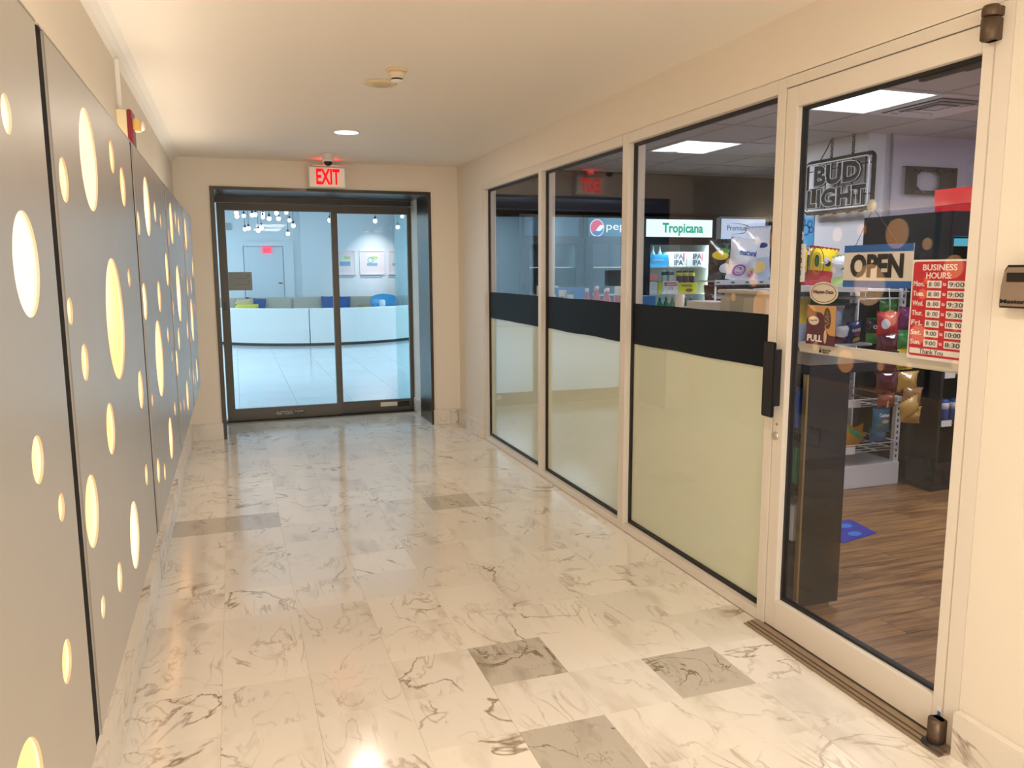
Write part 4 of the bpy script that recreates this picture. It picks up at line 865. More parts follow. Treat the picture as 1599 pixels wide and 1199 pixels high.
for k in range(4):
    q = MB(); n = 8; a0 = k*PI/2+0.4
    pts = [(SX-0.0004, 2.602, 1.627)]+[(SX-0.0004, 2.602-0.018*math.cos(a0+PI/2*i/n), 1.627+0.018*math.sin(a0+PI/2*i/n)) for i in range(n+1)]
    q.add(pts, [list(range(n+2))]); make('colour_wedge', q, mat('wedge %d' % k, cc[k], 0.5), r)
r = sticker_root('lottery_sticker', 2.496, 1.52, 'tall oval ring sticker in green yellow and red on the door glass')
for rx, ry, m in ((0.040, 0.062, mat('dark ring', (0.06, 0.05, 0.02), 0.5)), (0.024, 0.042, mat('olive ring', (0.35, 0.30, 0.04), 0.5))): make('ring', MB().ring((SX, 2.496, 1.52), SR, SU, rx, ry, 0.003, -0.0006, 36), m, r)
make('centre', MB().ellipse((SX, 2.496, 1.53), SR, SU, 0.014, 0.024, -0.0006), mat('bottle green print', (0.03, 0.12, 0.05), 0.5), r)
r = root('candy_packet', (2.115, 4.57, 0.0), 'small yellow candy packet at the foot of the middle shop window', 'packet')
make('wrapper', MB().bbox(2.1125, 2.122, 4.40, 4.74, 0.0645, 0.115, 0.003), mat('candy yellow', (0.75, 0.6, 0.05), 0.4), r)
make('red_end', MB().box(2.1118, 2.1228, 4.33, 4.44, 0.065, 0.10).box(2.1118, 2.1228, 4.70, 4.76, 0.07, 0.12), m_redsign, r)
make('stand_foot', MB().box(2.112, 2.12, 4.45, 4.65, 0.0, 0.065), m_whitep, r)

# ------------------------------------------------------------------ black counter behind the windows
r = root('shop_counter', (2.4, 4.4, 0), 'long black counter with gold edge trim behind the shop windows', 'counter')
make('end_panel', MB().bbox(2.262, 2.478, 2.70, 2.72, 0.03, 1.06, 0.002), m_black, r)
make('plinth', MB().box(2.30, 2.44, 2.71, 6.30, 0, 0.03), mat('wood plinth', (0.22, 0.13, 0.08), 0.5), r)
make('body', MB().box(2.38, 2.478, 2.7205, 6.35, 0.03, 1.06), m_black, r)
make('countertop', MB().bbox(2.245, 2.62, 2.685, 6.38, 1.0605, 1.10, 0.003), m_black, r)
make('gold_trim', MB().box(2.252, 2.2615, 2.698, 2.722, 0.03, 1.06), m_gold, r)
for z in (0.30, 0.56, 0.80): make('shelf', MB().box(2.262, 2.3795, 2.7205, 6.35, z, z+0.012), m_blackm, r)
shelfgoods = [(2.275, 2.86, 0.82, 'blue', (0.02, 0.10, 0.5)), (2.275, 2.86, 0.572, 'green', (0.02, 0.25, 0.12)), (2.275, 2.86, 0.312, 'white', (0.8, 0.8, 0.85))]
for x, y, z, nm, c in shelfgoods:
    q = root('snack_box', (x, y, z), '%s snack box on the counter shelf seen past the door stile' % nm, 'box')
    make('carton', MB().bbox(2.264, 2.37, y-0.10, y+0.12, z+0.0, z+0.16, 0.003), mat('carton '+nm, c, 0.45), q)
    make('price_label', MB().box(2.2625, 2.2638, y-0.08, y+0.05, z+0.02, z+0.06), m_whitep, q)
# things standing against the lower film
tag(make('green_box', MB().bbox(2.118, 2.20, 3.56, 3.72, 0, 0.23, 0.004), mat('deep green card', (0.02, 0.22, 0.14), 0.5), None, (2.16, 3.64, 0)), 'green box blurred behind the frosted film of the widest window', 'box')
tag(make('pink_box', MB().bbox(2.118, 2.20, 2.745, 2.97, 0, 0.27, 0.004), mat('salmon pink card', (0.8, 0.25, 0.2), 0.5), None, (2.16, 2.86, 0)), 'pink box blurred behind the frosted film beside the door post', 'box')
# goods on the countertop
def bottle(x, y, lab, col, cap, h=0.26, rr=0.032, grp=None):
    q = root('bottle', (x, y, 1.10), lab, 'bottle', grp)
    make('body', MB().lathe((x, y, 1.10), [(rr*0.9, 0), (rr, 0.01), (rr, h*0.62), (rr*0.4, h*0.82), (rr*0.36, h*0.9)], n=14), col, q)
    make('cap', MB().lathe((x, y, 1.10+h*0.9), [(rr*0.45, 0), (rr*0.45, h*0.1)], n=12), cap, q)
    make('label', MB().lathe((x, y, 1.10+h*0.2), [(rr*1.02, 0), (rr*1.02, h*0.3)], n=14), m_whitep, q)
m_rb = mat('red bottle', (0.6, 0.02, 0.03), 0.3)
nb = ['first', 'second', 'third', 'fourth', 'fifth', 'sixth']
for k in range(6): bottle(2.42+0.03*(k % 2), 4.86+0.085*(5-k), '%s red bottle from the left in the row on the counter behind the middle window' % nb[k], m_rb, m_whitep, 0.265+0.01*(k % 3), grp='red bottles on the counter')
def carton(y0, y1, h, m1, lab, x0=2.38, x1=2.50, m2=None, name='carton'):
    q = root(name, ((x0+x1)/2, (y0+y1)/2, 1.10), lab, 'box')
    make('body', MB().bbox(x0, x1, y0, y1, 1.10, 1.10+h, 0.003), m1, q)
    make('printed_panel', MB().box(x0-0.001, x0-0.0001, y0+0.01, y1-0.01, 1.12+h*0.3, 1.10+h*0.8), m2 or m_whitep, q)
m_bl2 = mat('packet blue', (0.03, 0.18, 0.55), 0.4)
carton(5.42, 5.56, 0.27, m_bl2, 'blue carton on the counter left of the red bottles'); carton(5.60, 5.72, 0.245, m_whitep, 'white carton behind the left edge of the middle window', m2=m_bl2)
carton(5.76, 5.90, 0.26, m_bl2, 'blue carton farthest left behind the middle window'); carton(4.60, 4.76, 0.29, m_whitep, 'white carton with red mark right of the red bottles', m2=m_redsign); carton(4.42, 4.56, 0.235, m_bl2, 'low blue carton at the right edge of the middle window')
carton(6.0, 6.2, 0.27, m_whitep, 'white carton behind the window nearest the entrance')
r = root('clear_tub', (2.46, 3.40, 1.10), 'large translucent beige plastic tub on the counter behind the widest window', 'tub')
make('tub_body', MB().bbox(2.40, 2.56, 3.215, 3.585, 1.10, 1.375, 0.02), mat('beige tub', (0.66, 0.60, 0.46), 0.35), r)
make('lid', MB().bbox(2.392, 2.568, 3.207, 3.593, 1.3755, 1.395, 0.005), mat('tub lid', (0.75, 0.70, 0.60), 0.3), r)
make('tub_label', MB().box(2.3985, 2.3998, 3.37, 3.48, 1.26, 1.36), mat('faded label', (0.5, 0.46, 0.38), 0.6), r)
tag(make('paper_stack', MB().bbox(2.40, 2.56, 3.64, 3.90, 1.10, 1.325, 0.004), mat('white paper', (0.8, 0.8, 0.82), 0.7), None, (2.48, 3.77, 1.10)), 'white paper stack on the counter left of the beige tub', 'papers')
tag(make('white_cup', MB().lathe((2.36, 3.905, 1.10), [(0.02, 0), (0.028, 0.26)], n=16), m_whitep, None, (2.36, 3.905, 1.10)), 'white paper cups at the mullion left of the beige tub', 'cup')

# ------------------------------------------------------------------ coolers
CY = 8.2
m_cool = mat('cooler black', (0.012, 0.016, 0.024), 0.35); m_cin = mat('cooler liner', (0.80, 0.88, 0.88), 0.4)
def cooler(x0, x1, lab, sign, sy0=1.87, sy1=2.07, liner=None, goods=False, body=None, lightp=5):
    bd = body or m_cool
    r = root('drinks_cooler', ((x0+x1)/2, CY, 0), lab, 'cooler', 'tall drinks coolers along the back wall')
    t = 0.05; yb = CY+0.75
    make('cabinet', MB().box(x0, x0+t, CY, yb, 0.0, 2.10).box(x1-t, x1, CY, yb, 0, 2.10).box(x0+t, x1-t, yb-t, yb, 0, 2.10).box(x0+t, x1-t, CY, yb-t, 1.84, 1.865).box(x0+t, x1-t, CY+0.02, yb-t, 1.865, 2.10).box(x0+t, x1-t, CY, yb-t, 0, 0.22), bd, r)
    li = liner or m_cin
    make('liner', MB().box(x0+t, x0+t+0.01, CY+0.03, yb-t, 0.22, 1.84).box(x1-t-0.01, x1-t, CY+0.03, yb-t, 0.22, 1.84).box(x0+t+0.01, x1-t-0.01, yb-t-0.01, yb-t, 0.22, 1.84).box(x0+t+0.01, x1-t-0.01, CY+0.03, yb-t, 0.22, 0.23), li, r)
    sg = make('sign_panel', MB().box(x0+0.055, x1-0.055, CY-0.008, CY+0.02, sy0, sy1), sign, r)
    make('sign_rim', MB().box(x0+0.03, x1-0.03, CY-0.012, CY-0.0, sy1, sy1+0.025).box(x0+0.03, x1-0.03, CY-0.012, CY, sy0-0.022, sy0).box(x0+0.03, x0+0.055, CY-0.012, CY, sy0, sy1).box(x1-0.055, x1-0.03, CY-0.012, CY, sy0, sy1), bd, r)
    f = MB().box(x0+0.01, x0+0.10, CY-0.04, CY-0.012, 0.2, 1.84).box(x1-0.10, x1-0.01, CY-0.04, CY-0.012, 0.2, 1.84).box(x0+0.10, x1-0.10, CY-0.04, CY-0.012, 1.78, 1.84).box(x0+0.10, x1-0.10, CY-0.04, CY-0.012, 0.2, 0.27)
    dr = make('door', f, bd, r); make('door_pane', MB().box(x0+0.10, x1-0.10, CY-0.028, CY-0.022, 0.27, 1.78), m_glass2, dr)
    make('door_handle', MB().bbox(x0+0.03, x0+0.055, CY-0.075, CY-0.041, 0.9, 1.35, 0.004), m_blackm, dr)
    for z in (1.52, 1.205, 0.90, 0.58): make('shelf', MB().box(x0+t+0.011, x1-t-0.011, CY+0.06, yb-t-0.012, z, z+0.012), m_white, r)
    lamp(r, ((x0+x1)/2, CY+0.05, 1.81), 0.5, lightp, (0.85, 1, 1), (math.radians(-25), 0, 0), 'RECTANGLE', 0.04)
    lamp(r, (x1-0.075, CY+0.035, 1.3), 0.02, lightp*0.2, (0.85, 1, 1), (math.radians(90), 0, 0), 'RECTANGLE', 1.2) if goods else None
    return r, sg
m_ts = emission('backlit white green sign', (0.80, 0.95, 0.95), 1.0); m_ps = emission('dim backlit blue sign', (0.02, 0.12, 0.20), 0.9)
m_prs = emission('backlit pale blue sign', (0.42, 0.50, 0.66), 1.0)
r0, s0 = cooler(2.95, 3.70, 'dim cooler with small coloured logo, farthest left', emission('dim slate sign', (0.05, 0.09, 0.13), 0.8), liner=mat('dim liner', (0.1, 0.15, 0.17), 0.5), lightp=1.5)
q = MB(); 
for k, (dx, dz, m) in enumerate(((0, 0, 0), (0.03, 0.02, 1), (-0.02, 0.035, 2))): q.ellipse((3.25+dx, CY-0.010, 1.955+dz), (1, 0, 0.5), (-0.5, 0, 1), 0.045, 0.016, 0.001, 16, k)
make('logo_print', q, [mat('pink logo', (0.7, 0.05, 0.2), 0.5, emit=0.4), mat('blue logo', (0.05, 0.1, 0.6), 0.5, emit=0.4), mat('yellow logo', (0.7, 0.7, 0.1), 0.5, emit=0.4)], s0)
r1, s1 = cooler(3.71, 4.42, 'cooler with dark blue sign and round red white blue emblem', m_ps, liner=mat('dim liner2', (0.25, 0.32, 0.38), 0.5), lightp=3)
gx_, gz_ = 3.868, 1.962
m_pw = emission('emblem white', (0.8, 0.85, 0.9), 0.9); m_pr = emission('emblem red', (0.65, 0.05, 0.12), 0.9); m_pb = emission('emblem blue', (0.02, 0.16, 0.45), 0.9)
make('emblem_disc', MB().ellipse((gx_, CY-0.010, gz_), ER, SU, 0.088, 0.096, 0.001, 36), m_pw, s1)
def seg(fn, lo):   # part of a disc above / below a wavy line
    n = 24; pts = []
    R1 = 0.080
    for k in range(n+1):
        a = (math.radians(20)+math.radians(200)*k/n) if not lo else (math.radians(215)+math.radians(150)*k/n)
        pts.append((R1*math.cos(a), R1*1.09*math.sin(a)))
    m_ = 10; A, B = pts[-1], pts[0]
    for k in range(1, m_):
        t = k/m_; x = A[0]+(B[0]-A[0])*t; z = A[1]+(B[1]-A[1])*t; z += fn*math.sin(PI*2*t)*0.014+(0.012 if not lo else -0.014)*math.sin(PI*t); pts.append((x, z))
    q = MB(); N = len(pts); q.add([(gx_+x, CY-0.0125, gz_+z) for x, z in pts]+[(gx_+x, CY-0.0115, gz_+z) for x, z in pts], [list(range(N)), list(range(N, 2*N))[::-1]]); return q
make('emblem_red', seg(-1, False), m_pr, s1); make('emblem_blue', seg(-1, True), m_pb, s1)
lettering(s1, 'pepsi', (3.985, CY-0.009, 1.915), ER, SU, 0.34, 0.105, m_pw, -0.002)
r2, s2 = cooler(4.43, 5.42, 'cooler with bright white sign in green letters, packed with drink cartons', m_ts, goods=True, lightp=6)
lettering(s2, 'Tropicana', (4.70, CY-0.009, 1.885), ER, SU, 0.54, 0.145, emission('green letters', (0.0, 0.42, 0.26), 0.9), -0.002, bold=0.03)
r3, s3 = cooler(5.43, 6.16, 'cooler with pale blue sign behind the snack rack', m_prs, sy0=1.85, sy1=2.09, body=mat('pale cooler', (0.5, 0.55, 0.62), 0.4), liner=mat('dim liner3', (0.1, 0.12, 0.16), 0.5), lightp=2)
m_gp = mat('slate print', (0.06, 0.10, 0.16), 0.5)
lettering(s3, 'Premium', (5.57, CY-0.009, 1.955), ER, SU, 0.29, 0.060, m_gp, -0.002)
q = MB(); pts = [(5.66+0.23*math.cos(math.radians(a)), CY-0.011, 1.975+0.062*math.sin(math.radians(a))) for a in range(-100, 101, 10)]; q.tube(pts, [0.0015+0.004*math.sin(PI*k/20) for k in range(21)], 6); make('swoosh', q, m_gp, s3)

# drinks in the bright cooler (front faces near y = 8.28)
def pack(x0, x1, z, h, name, lab, m, cat='carton', d=0.2, y=8.285, extra=None):
    q = root(name, ((x0+x1)/2, y, z), lab, cat)
    make('case', MB().bbox(x0, x1, y, y+d, z, z+h, 0.004), m, q)
    if extra: extra(q, x0, x1, y, z, h)
    return q
Z1, Z2, Z3 = 1.532, 1.217, 0.912
m_cb2 = mat('sky blue carton', (0.03, 0.33, 0.68), 0.5); m_cw = mat('white carton', (0.82, 0.84, 0.84), 0.5)
def ex_blue(q, x0, x1, y, z, h):
    lettering(q, 'seltzer', (x0+0.05, y-0.001, z+0.06), ER, SU, 0.16, 0.035, mat('faint pink print', (0.5, 0.5, 0.7), 0.5), -0.001)
pack(4.575, 4.84, Z1, 0.14, 'drink_carton', 'sky blue drinks carton on the top cooler shelf', m_cb2, extra=ex_blue)
for k in range(3):
    x = 4.60+0.09*k
    q = root('glass_bottle', (x, 8.385, Z1+0.14), '%s clear bottle neck standing above the sky blue carton' % ('left', 'middle', 'right')[k], 'bottle', 'bottles over the blue carton')
    make('neck', MB().lathe((x, 8.385, Z1+0.14), [(0.028, 0), (0.024, 0.02), (0.011, 0.05), (0.011, 0.09), (0.013, 0.10)], n=12), mat('pale bottle glass', (0.6, 0.75, 0.8), 0.1, trans=0.4), q)
def ex_ipa(q, x0, x1, y, z, h):
    for zz in (z+0.015, z+0.09): lettering(q, 'IPA', (x0+0.07, y-0.001, zz), ER, SU, 0.12, 0.062, m_gp, -0.001, bold=0.03)
    make('red_stripe', MB().box(x1-0.05, x1-0.035, y-0.001, y, z+0.06, z+h-0.01), m_redsign, q)
pack(4.85, 5.09, Z1, 0.17, 'drink_carton', 'left white carton printed IPA on the top cooler shelf', m_cw, extra=ex_ipa)
pack(5.10, 5.34, Z1, 0.17, 'drink_carton', 'right white carton printed IPA on the top cooler shelf', m_cw, extra=ex_ipa)
q = root('drink_pack', (4.72, 8.3, Z2), 'pink topped can pack at left of the middle cooler shelf', 'carton')
make('wrap', MB().bbox(4.575, 4.71, 8.285, 8.45, Z2, Z2+0.14, 0.01), mat('foil white', (0.7, 0.74, 0.78), 0.3), q)
make('pink_label', MB().bbox(4.58, 4.705, 8.282, 8.45, Z2+0.142, Z2+0.235, 0.01), mat('coral print', (0.85, 0.35, 0.30), 0.5), q)
pack(4.715, 4.77, Z2, 0.135, 'drink_carton', 'narrow lime carton between foil pack and white carton', mat('lime carton', (0.6, 0.65, 0.05), 0.5))
def ex_ice(q, x0, x1, y, z, h):
    make('red_banner', MB().box(x0+0.02, x1-0.02, y-0.001, y, z+h-0.055, z+h-0.015), m_redsign, q)
    lettering(q, 'SMIRNOFF', (x0+0.035, y-0.002, z+h-0.047), ER, SU, 0.15, 0.022, m_whiteink, -0.001, bold=0.02)
    lettering(q, 'ICE', (x0+0.08, y-0.001, z+0.045), ER, SU, 0.06, 0.03, m_redsign, -0.001, bold=0.02)
pack(4.775, 4.985, Z2, 0.145, 'drink_carton', 'white carton with red banner on the middle cooler shelf', m_cw, extra=ex_ice)
def ex_tea(q, x0, x1, y, z, h):
    lettering(q, 'TWISTED', (x0+0.03, y-0.001, z+h-0.05), ER, SU, 0.15, 0.03, m_blackink, -0.001, bold=0.02)
    make('lemon_print', MB().ellipse((x0+0.14, y-0.002, z+0.035), ER, SU, 0.05, 0.022, 0.001), mat('brown print', (0.25, 0.1, 0.02), 0.5), q)
pack(4.99, 5.235, Z2, 0.125, 'drink_carton', 'bright yellow carton on the middle cooler shelf', mat('bright yellow carton', (0.85, 0.78, 0.02), 0.5), extra=ex_tea)
def can(x, y, z, col, top, lab, grp, h=0.12, rr=0.031):
    q = root('drink_can', (x, y, z), lab, 'can', grp)
    make('can_body', MB().lathe((x, y, z), [(rr*0.8, 0), (rr, 0.008), (rr, h-0.01), (rr*0.82, h)], n=14), col, q)
    make('printed_band', MB().lathe((x, y, z+h*0.55), [(rr*1.01, 0), (rr*1.01, h*0.3)], n=14), top, q)
m_navy = mat('navy can', (0.03, 0.02, 0.10), 0.35); m_ycan = mat('yellow can print', (0.8, 0.75, 0.05), 0.4)
for k in range(3): can(5.02+0.085*k, 8.33, Z2+0.125, m_navy, m_ycan, '%s navy can with yellow top on the yellow carton' % ('left', 'middle', 'right')[k], 'navy cans in the cooler', 0.14, 0.036)
m_clr = mat('pale can', (0.55, 0.68, 0.70), 0.3)
for k in range(2): can(4.82+0.085*k, 8.33, Z2+0.145, m_clr, m_gp, '%s pale can standing on the white banner carton' % ('left', 'right')[k], 'pale cans in the cooler', 0.13, 0.036)
can(4.74, 8.42, Z2, m_clr, m_gp, 'pale can behind the narrow lime carton', 'pale cans in the cooler', 0.22)
m_gb = mat('green bottle', (0.01, 0.22, 0.11), 0.15, coat=0.3); m_dgb = mat('dark green bottle', (0.02, 0.07, 0.04), 0.15)
for k in range(8):
    x = 4.60+0.085*k; col = (m_clr, m_clr, m_gb, m_gb, m_gb, m_dgb, m_dgb, m_dgb)[k]
    q = root('beer_bottle', (x, 8.34, Z3), '%s bottle from the left on the lower cooler shelf' % ords[k], 'bottle', 'bottles on the lower cooler shelf')
    make('body', MB().lathe((x, 8.34, Z3), [(0.032, 0), (0.036, 0.008), (0.036, 0.175), (0.015, 0.215), (0.014, 0.25)], n=14), col, q)
    make('cap', MB().lathe((x, 8.34, Z3+0.25), [(0.017, 0), (0.016, 0.012)], n=12), m_whitep, q)
    make('label', MB().lathe((x, 8.34, Z3+0.07), [(0.0365, 0), (0.0365, 0.08)], n=14), m_whitep if k > 4 else col, q)

# ------------------------------------------------------------------ bags of snacks
def bag(name, c, w_, h, d, cols, lab, rot=(0, 0, 0), grp=None, cat='snack bag', txt=None, spots=None, seed=0, tcol=None, pinch=0.22):
    """crimped pillow bag, base centre c, front faces -Y before rot; cols = (body, lower band) materials"""
    nx, nz = 10, 14; vs = []; M = Matrix.Translation(V(c)) @ Matrix.Rotation(rot[2], 4, 'Z') @ Matrix.Rotation(rot[1], 4, 'Y') @ Matrix.Rotation(rot[0], 4, 'X')
    def surf(s, u, v):
        t = max(0, math.sin(PI*u))**0.55*max(0, math.sin(PI*min(1, max(0, (v-0.04)/0.92))))**0.6
        ww = w_*(1-pinch*math.sin(PI*v)*0.55)
        n_ = noise.noise(V((u*3+seed, v*4, s*2)))*0.22
        return V(((u-0.5)*ww, s*d/2*t*(1+n_*1.5), v*h+0.012*noise.noise(V((u*2, seed, v)))*h))
    for s in (-1, 1):
        for i in range(nx+1):
            for j in range(nz+1): vs.append(M @ surf(s, i/nx, j/nz))
    b = MB(); N = (nx+1)*(nz+1); fs = []; 
    b.v = vs
    for s in range(2):
        for i in range(nx):
            for j in range(nz):
                o = s*N; b.f.append([o+i*(nz+1)+j, o+(i+1)*(nz+1)+j, o+(i+1)*(nz+1)+j+1, o+i*(nz+1)+j+1])
                b.mi.append(1 if (len(cols) > 1 and j < nz*0.42) else 0); b.smooth.append(True)
    q = root(name, c, lab, cat, grp)
    make('pouch', b, cols, q)
    b = MB()
    for v0, v1 in ((-0.02, 0.035), (0.965, 1.03)):
        n = 14; vs = []
        for k in range(n+1):
            u = k/n; dy = 0.004*(1 if k % 2 else -1)
            for v in (v0, v1):
                vs += [M @ V(((u-0.5)*w_, dy-0.001, v*h)), M @ V(((u-0.5)*w_, dy+0.001, v*h))]
        fs = []
        for k in range(n): fs += [(4*k, 4*k+4, 4*k+6, 4*k+2), (4*k+1, 4*k+3, 4*k+7, 4*k+5)]
        b.add(vs, fs)
    make('crimped_seam', b, cols[-1], q)
    if spots:
        for nm_, u, v, ru, rv, m in spots:
            n = 18; vs = [M @ (surf(-1, u, v)+V((0, -0.003, 0)))]
            for k in range(n):
                a = 2*PI*k/n; vs.append(M @ (surf(-1, min(0.97, max(0.03, u+ru*math.cos(a))), min(0.95, max(0.05, v+rv*math.sin(a))))+V((0, -0.003, 0))))
            for rr in (0.5,):
                for k in range(n):
                    a = 2*PI*k/n; vs.append(M @ (surf(-1, min(0.97, max(0.03, u+ru*rr*math.cos(a))), min(0.95, max(0.05, v+rv*rr*math.sin(a))))+V((0, -0.003, 0))))
            fs = [(0, 1+n+k, 1+n+(k+1) % n) for k in range(n)]+[(1+n+k, 1+k, 1+(k+1) % n, 1+n+(k+1) % n) for k in range(n)]
            make(nm_, MB().add(vs, fs, 0, True), m, q)
    if txt:
        t = text_mesh(txt, (0, 0, 0), ER, SU, 1, 1, 0.001, bold=0.02); u0, u1, v0, v1 = (0.22, 0.78, 0.60, 0.74)
        t.v = [M @ (surf(-1, u0+(u1-u0)*p.x, v0+(v1-v0)*p.z)+V((0, -0.006+p.y*0.5, 0))) for p in t.v]
        make('lettering', t, tcol or m_whiteink, q)
    return q
def gm(n, c, r=0.28): return mat('foil '+n, c, r, coat=0.4)
f_red, f_yel, f_grn, f_lb, f_gry = gm('red', (0.55, 0.02, 0.03)), gm('yellow', (0.78, 0.58, 0.02)), gm('green', (0.05, 0.30, 0.06)), gm('light blue', (0.45, 0.55, 0.72)), gm('grey', (0.12, 0.14, 0.17))
f_mar, f_gold, f_blu, f_teal, f_pur, f_org, f_blk, f_wht, f_brn, f_navy = gm('maroon', (0.10, 0.008, 0.02), 0.15), gm('gold', (0.50, 0.30, 0.06)), gm('blue', (0.01, 0.08, 0.35)), gm('teal blue', (0.01, 0.13, 0.24)), gm('purple', (0.16, 0.01, 0.10)), gm('orange', (0.75, 0.35, 0.01)), gm('black', (0.012, 0.012, 0.015)), gm('silver white', (0.70, 0.72, 0.80)), gm('brown', (0.12, 0.04, 0.025)), gm('navy', (0.01, 0.03, 0.16))

# snack rack at mid distance (seen over the black band)
r = root('snack_rack', (4.0, 5.8, 0), 'white wire snack rack with price rail behind the widest window', 'rack')
make('side_frame', MB().tube([(3.715, 5.60, 0), (3.715, 5.60, 1.393)], 0.009), m_white, r)
make('side_frame', MB().tube([(4.50, 5.60, 0), (4.50, 5.60, 1.393)], 0.009), m_white, r)
for z in (1.395, 1.06, 0.70, 0.3): make('shelf', MB().box(3.70, 4.515, 5.585, 5.84, z, z+0.012), m_white, r)
make('back_post', MB().tube([(4.12, 5.85, 0), (4.12, 5.85, 1.40)], 0.012), m_white, r)
make('price_rail', MB().bbox(3.69, 4.52, 5.57, 5.584, 1.372, 1.412, 0.002), mat('price rail', (0.55, 0.58, 0.66), 0.4), r)
q = MB()
for k in range(6): q.box(3.70+0.14*k, 3.735+0.14*k, 5.568, 5.57, 1.386, 1.398)
make('price_tag', q, m_gp, r)
bag('snack_bag', (3.83, 5.71, 1.407), 0.25, 0.33, 0.12, (f_blk, f_blk), 'black and yellow crisp bag at left on the white snack rack', seed=3, spots=[('yellow_print', 0.35, 0.62, 0.3, 0.12, f_yel), ('green_print', 0.55, 0.74, 0.22, 0.06, f_grn), ('pale_print', 0.55, 0.3, 0.25, 0.12, f_wht)])
m_vio = mat('violet print', (0.45, 0.10, 0.50), 0.4); m_egg = mat('egg gold print', (0.8, 0.55, 0.2), 0.4)
bag('snack_bag', (3.99, 5.66, 1.407), 0.30, 0.34, 0.15, (f_wht, f_wht), 'big silver-white bag with violet rings on the snack rack', rot=(0, 0.14, 0), seed=5, txt='natural', tcol=f_blu, spots=[('violet_ring', 0.3, 0.22, 0.2, 0.14, m_vio), ('pale_centre', 0.3, 0.22, 0.14, 0.1, f_wht), ('gold_print', 0.72, 0.2, 0.15, 0.13, m_egg), ('violet_centre', 0.72, 0.18, 0.09, 0.08, m_vio)])
bag('snack_bag', (4.25, 5.77, 1.407), 0.26, 0.44, 0.14, (f_wht, f_lb), 'tall pale blue-white bag at right on the snack rack', rot=(0, -0.05, 0), seed=8, spots=[('gold_print', 0.4, 0.25, 0.25, 0.12, m_egg), ('navy_print', 0.5, 0.66, 0.25, 0.05, f_navy)])
for k, (x, m1, m2, lab) in enumerate(((3.80, f_mar, f_red, 'dark red bag on the rack shelf under the price rail'), (4.02, f_brn, f_brn, 'brown bag on the rack shelf behind the beige tub'), (4.24, f_brn, f_org, 'brown and orange bag at right on the rack shelf below'))):
    bag('snack_bag', (x, 5.72, 1.072), 0.24, 0.29, 0.11, (m1, m2), lab, seed=k+20, spots=[('label_print', 0.5, 0.7, 0.3, 0.07, f_red if k else f_wht)])

# end-cap gondola seen through the glass door
r = root('gondola_shelf', (3.9, 4.4, 0), 'white end-cap display shelving with wire baskets behind the glass door', 'shelving')
make('base', MB().bbox(3.42, 4.345, 4.22, 4.74, 0, 0.160, 0.004), m_white, r)
for x in (4.325, 3.66):
    up_ = MB().box(x-0.02, x+0.022, 4.70, 4.74, 0.16, 1.62)
    make('upright', up_, m_white, r)
post = MB().box(4.300, 4.345, 4.235, 4.265, 0.16, 0.62).box(4.285, 4.325, 4.235, 4.262, 1.19, 1.60)
make('slotted_post', post, m_white, r)
q = MB()
for k in range(9): q.box(4.296, 4.308, 4.2335, 4.2345, 1.22+0.042*k, 1.24+0.042*k)
for k in range(10): q.box(4.316, 4.328, 4.2335, 4.2345, 0.19+0.042*k, 0.21+0.042*k)
make('slots', q, m_blackm, r)
make('back_panel', MB().box(3.64, 4.33, 4.741, 4.752, 0.16, 1.60), mat('dark green back', (0.02, 0.045, 0.035), 0.5), r)
make('shelf', MB().box(3.425, 3.96, 4.225, 4.70, 1.352, 1.365).box(3.96, 4.30, 4.25, 4.70, 1.352, 1.360), m_white, r)
make('price_rail', MB().slab((3.425, 4.215, 1.362), (1, 0, -0.035), (0, -0.2, 1), 0.54, 0.035, 0.006), m_white, r)
make('shelf', MB().box(3.50, 4.06, 4.24, 4.70, 0.985, 1.000), m_white, r)
def wire_shelf(z, x0, x1, y0, y1, n=9, front=0.05):
    q = MB()
    for k in range(n): y = y0+(y1-y0)*k/(n-1); q.tube([(x0, y, z), (x1, y, z)], 0.003, 5)
    for k in range(5): x = x0+(x1-x0)*k/4; q.tube([(x, y0, z-0.004), (x, y1, z-0.004)], 0.0045, 5)
    q.tube([(x0, y0, z), (x0, y0, z+front), (x1, y0, z+front), (x1, y0, z)], 0.0045, 6)
    q.tube([(x1, y0, z+front), (x1, y1, z+front)], 0.0045, 6); q.tube([(x0, y0, z+front), (x0, y1, z+front)], 0.0045, 6); return q
make('wire_basket', wire_shelf(0.575, 3.60, 4.30, 4.20, 4.70), m_white, r)
make('wire_basket', wire_shelf(0.262, 3.60, 4.30, 4.20, 4.70), m_white, r)
make('wire_basket', wire_shelf(1.30, 3.96, 4.30, 4.22, 4.70, front=0.08), m_white, r)
make('price_label', MB().slab((3.82, 4.19, 0.575), ER, SU, 0.125, 0.05, 0.003), m_whitep, r)
make('price_label', MB().slab((3.82, 4.19, 0.255), ER, SU, 0.10, 0.05, 0.003), m_whitep, r)
make('hook_rod', MB().tube([(3.95, 4.22, 1.38), (3.95, 4.01, 1.375), (3.95, 4.0, 1.30), (3.955, 4.0, 1.235)], 0.005, 6).tube([(3.90, 4.20, 1.355), (4.30, 4.19, 1.345)], 0.004, 6), m_white, r)
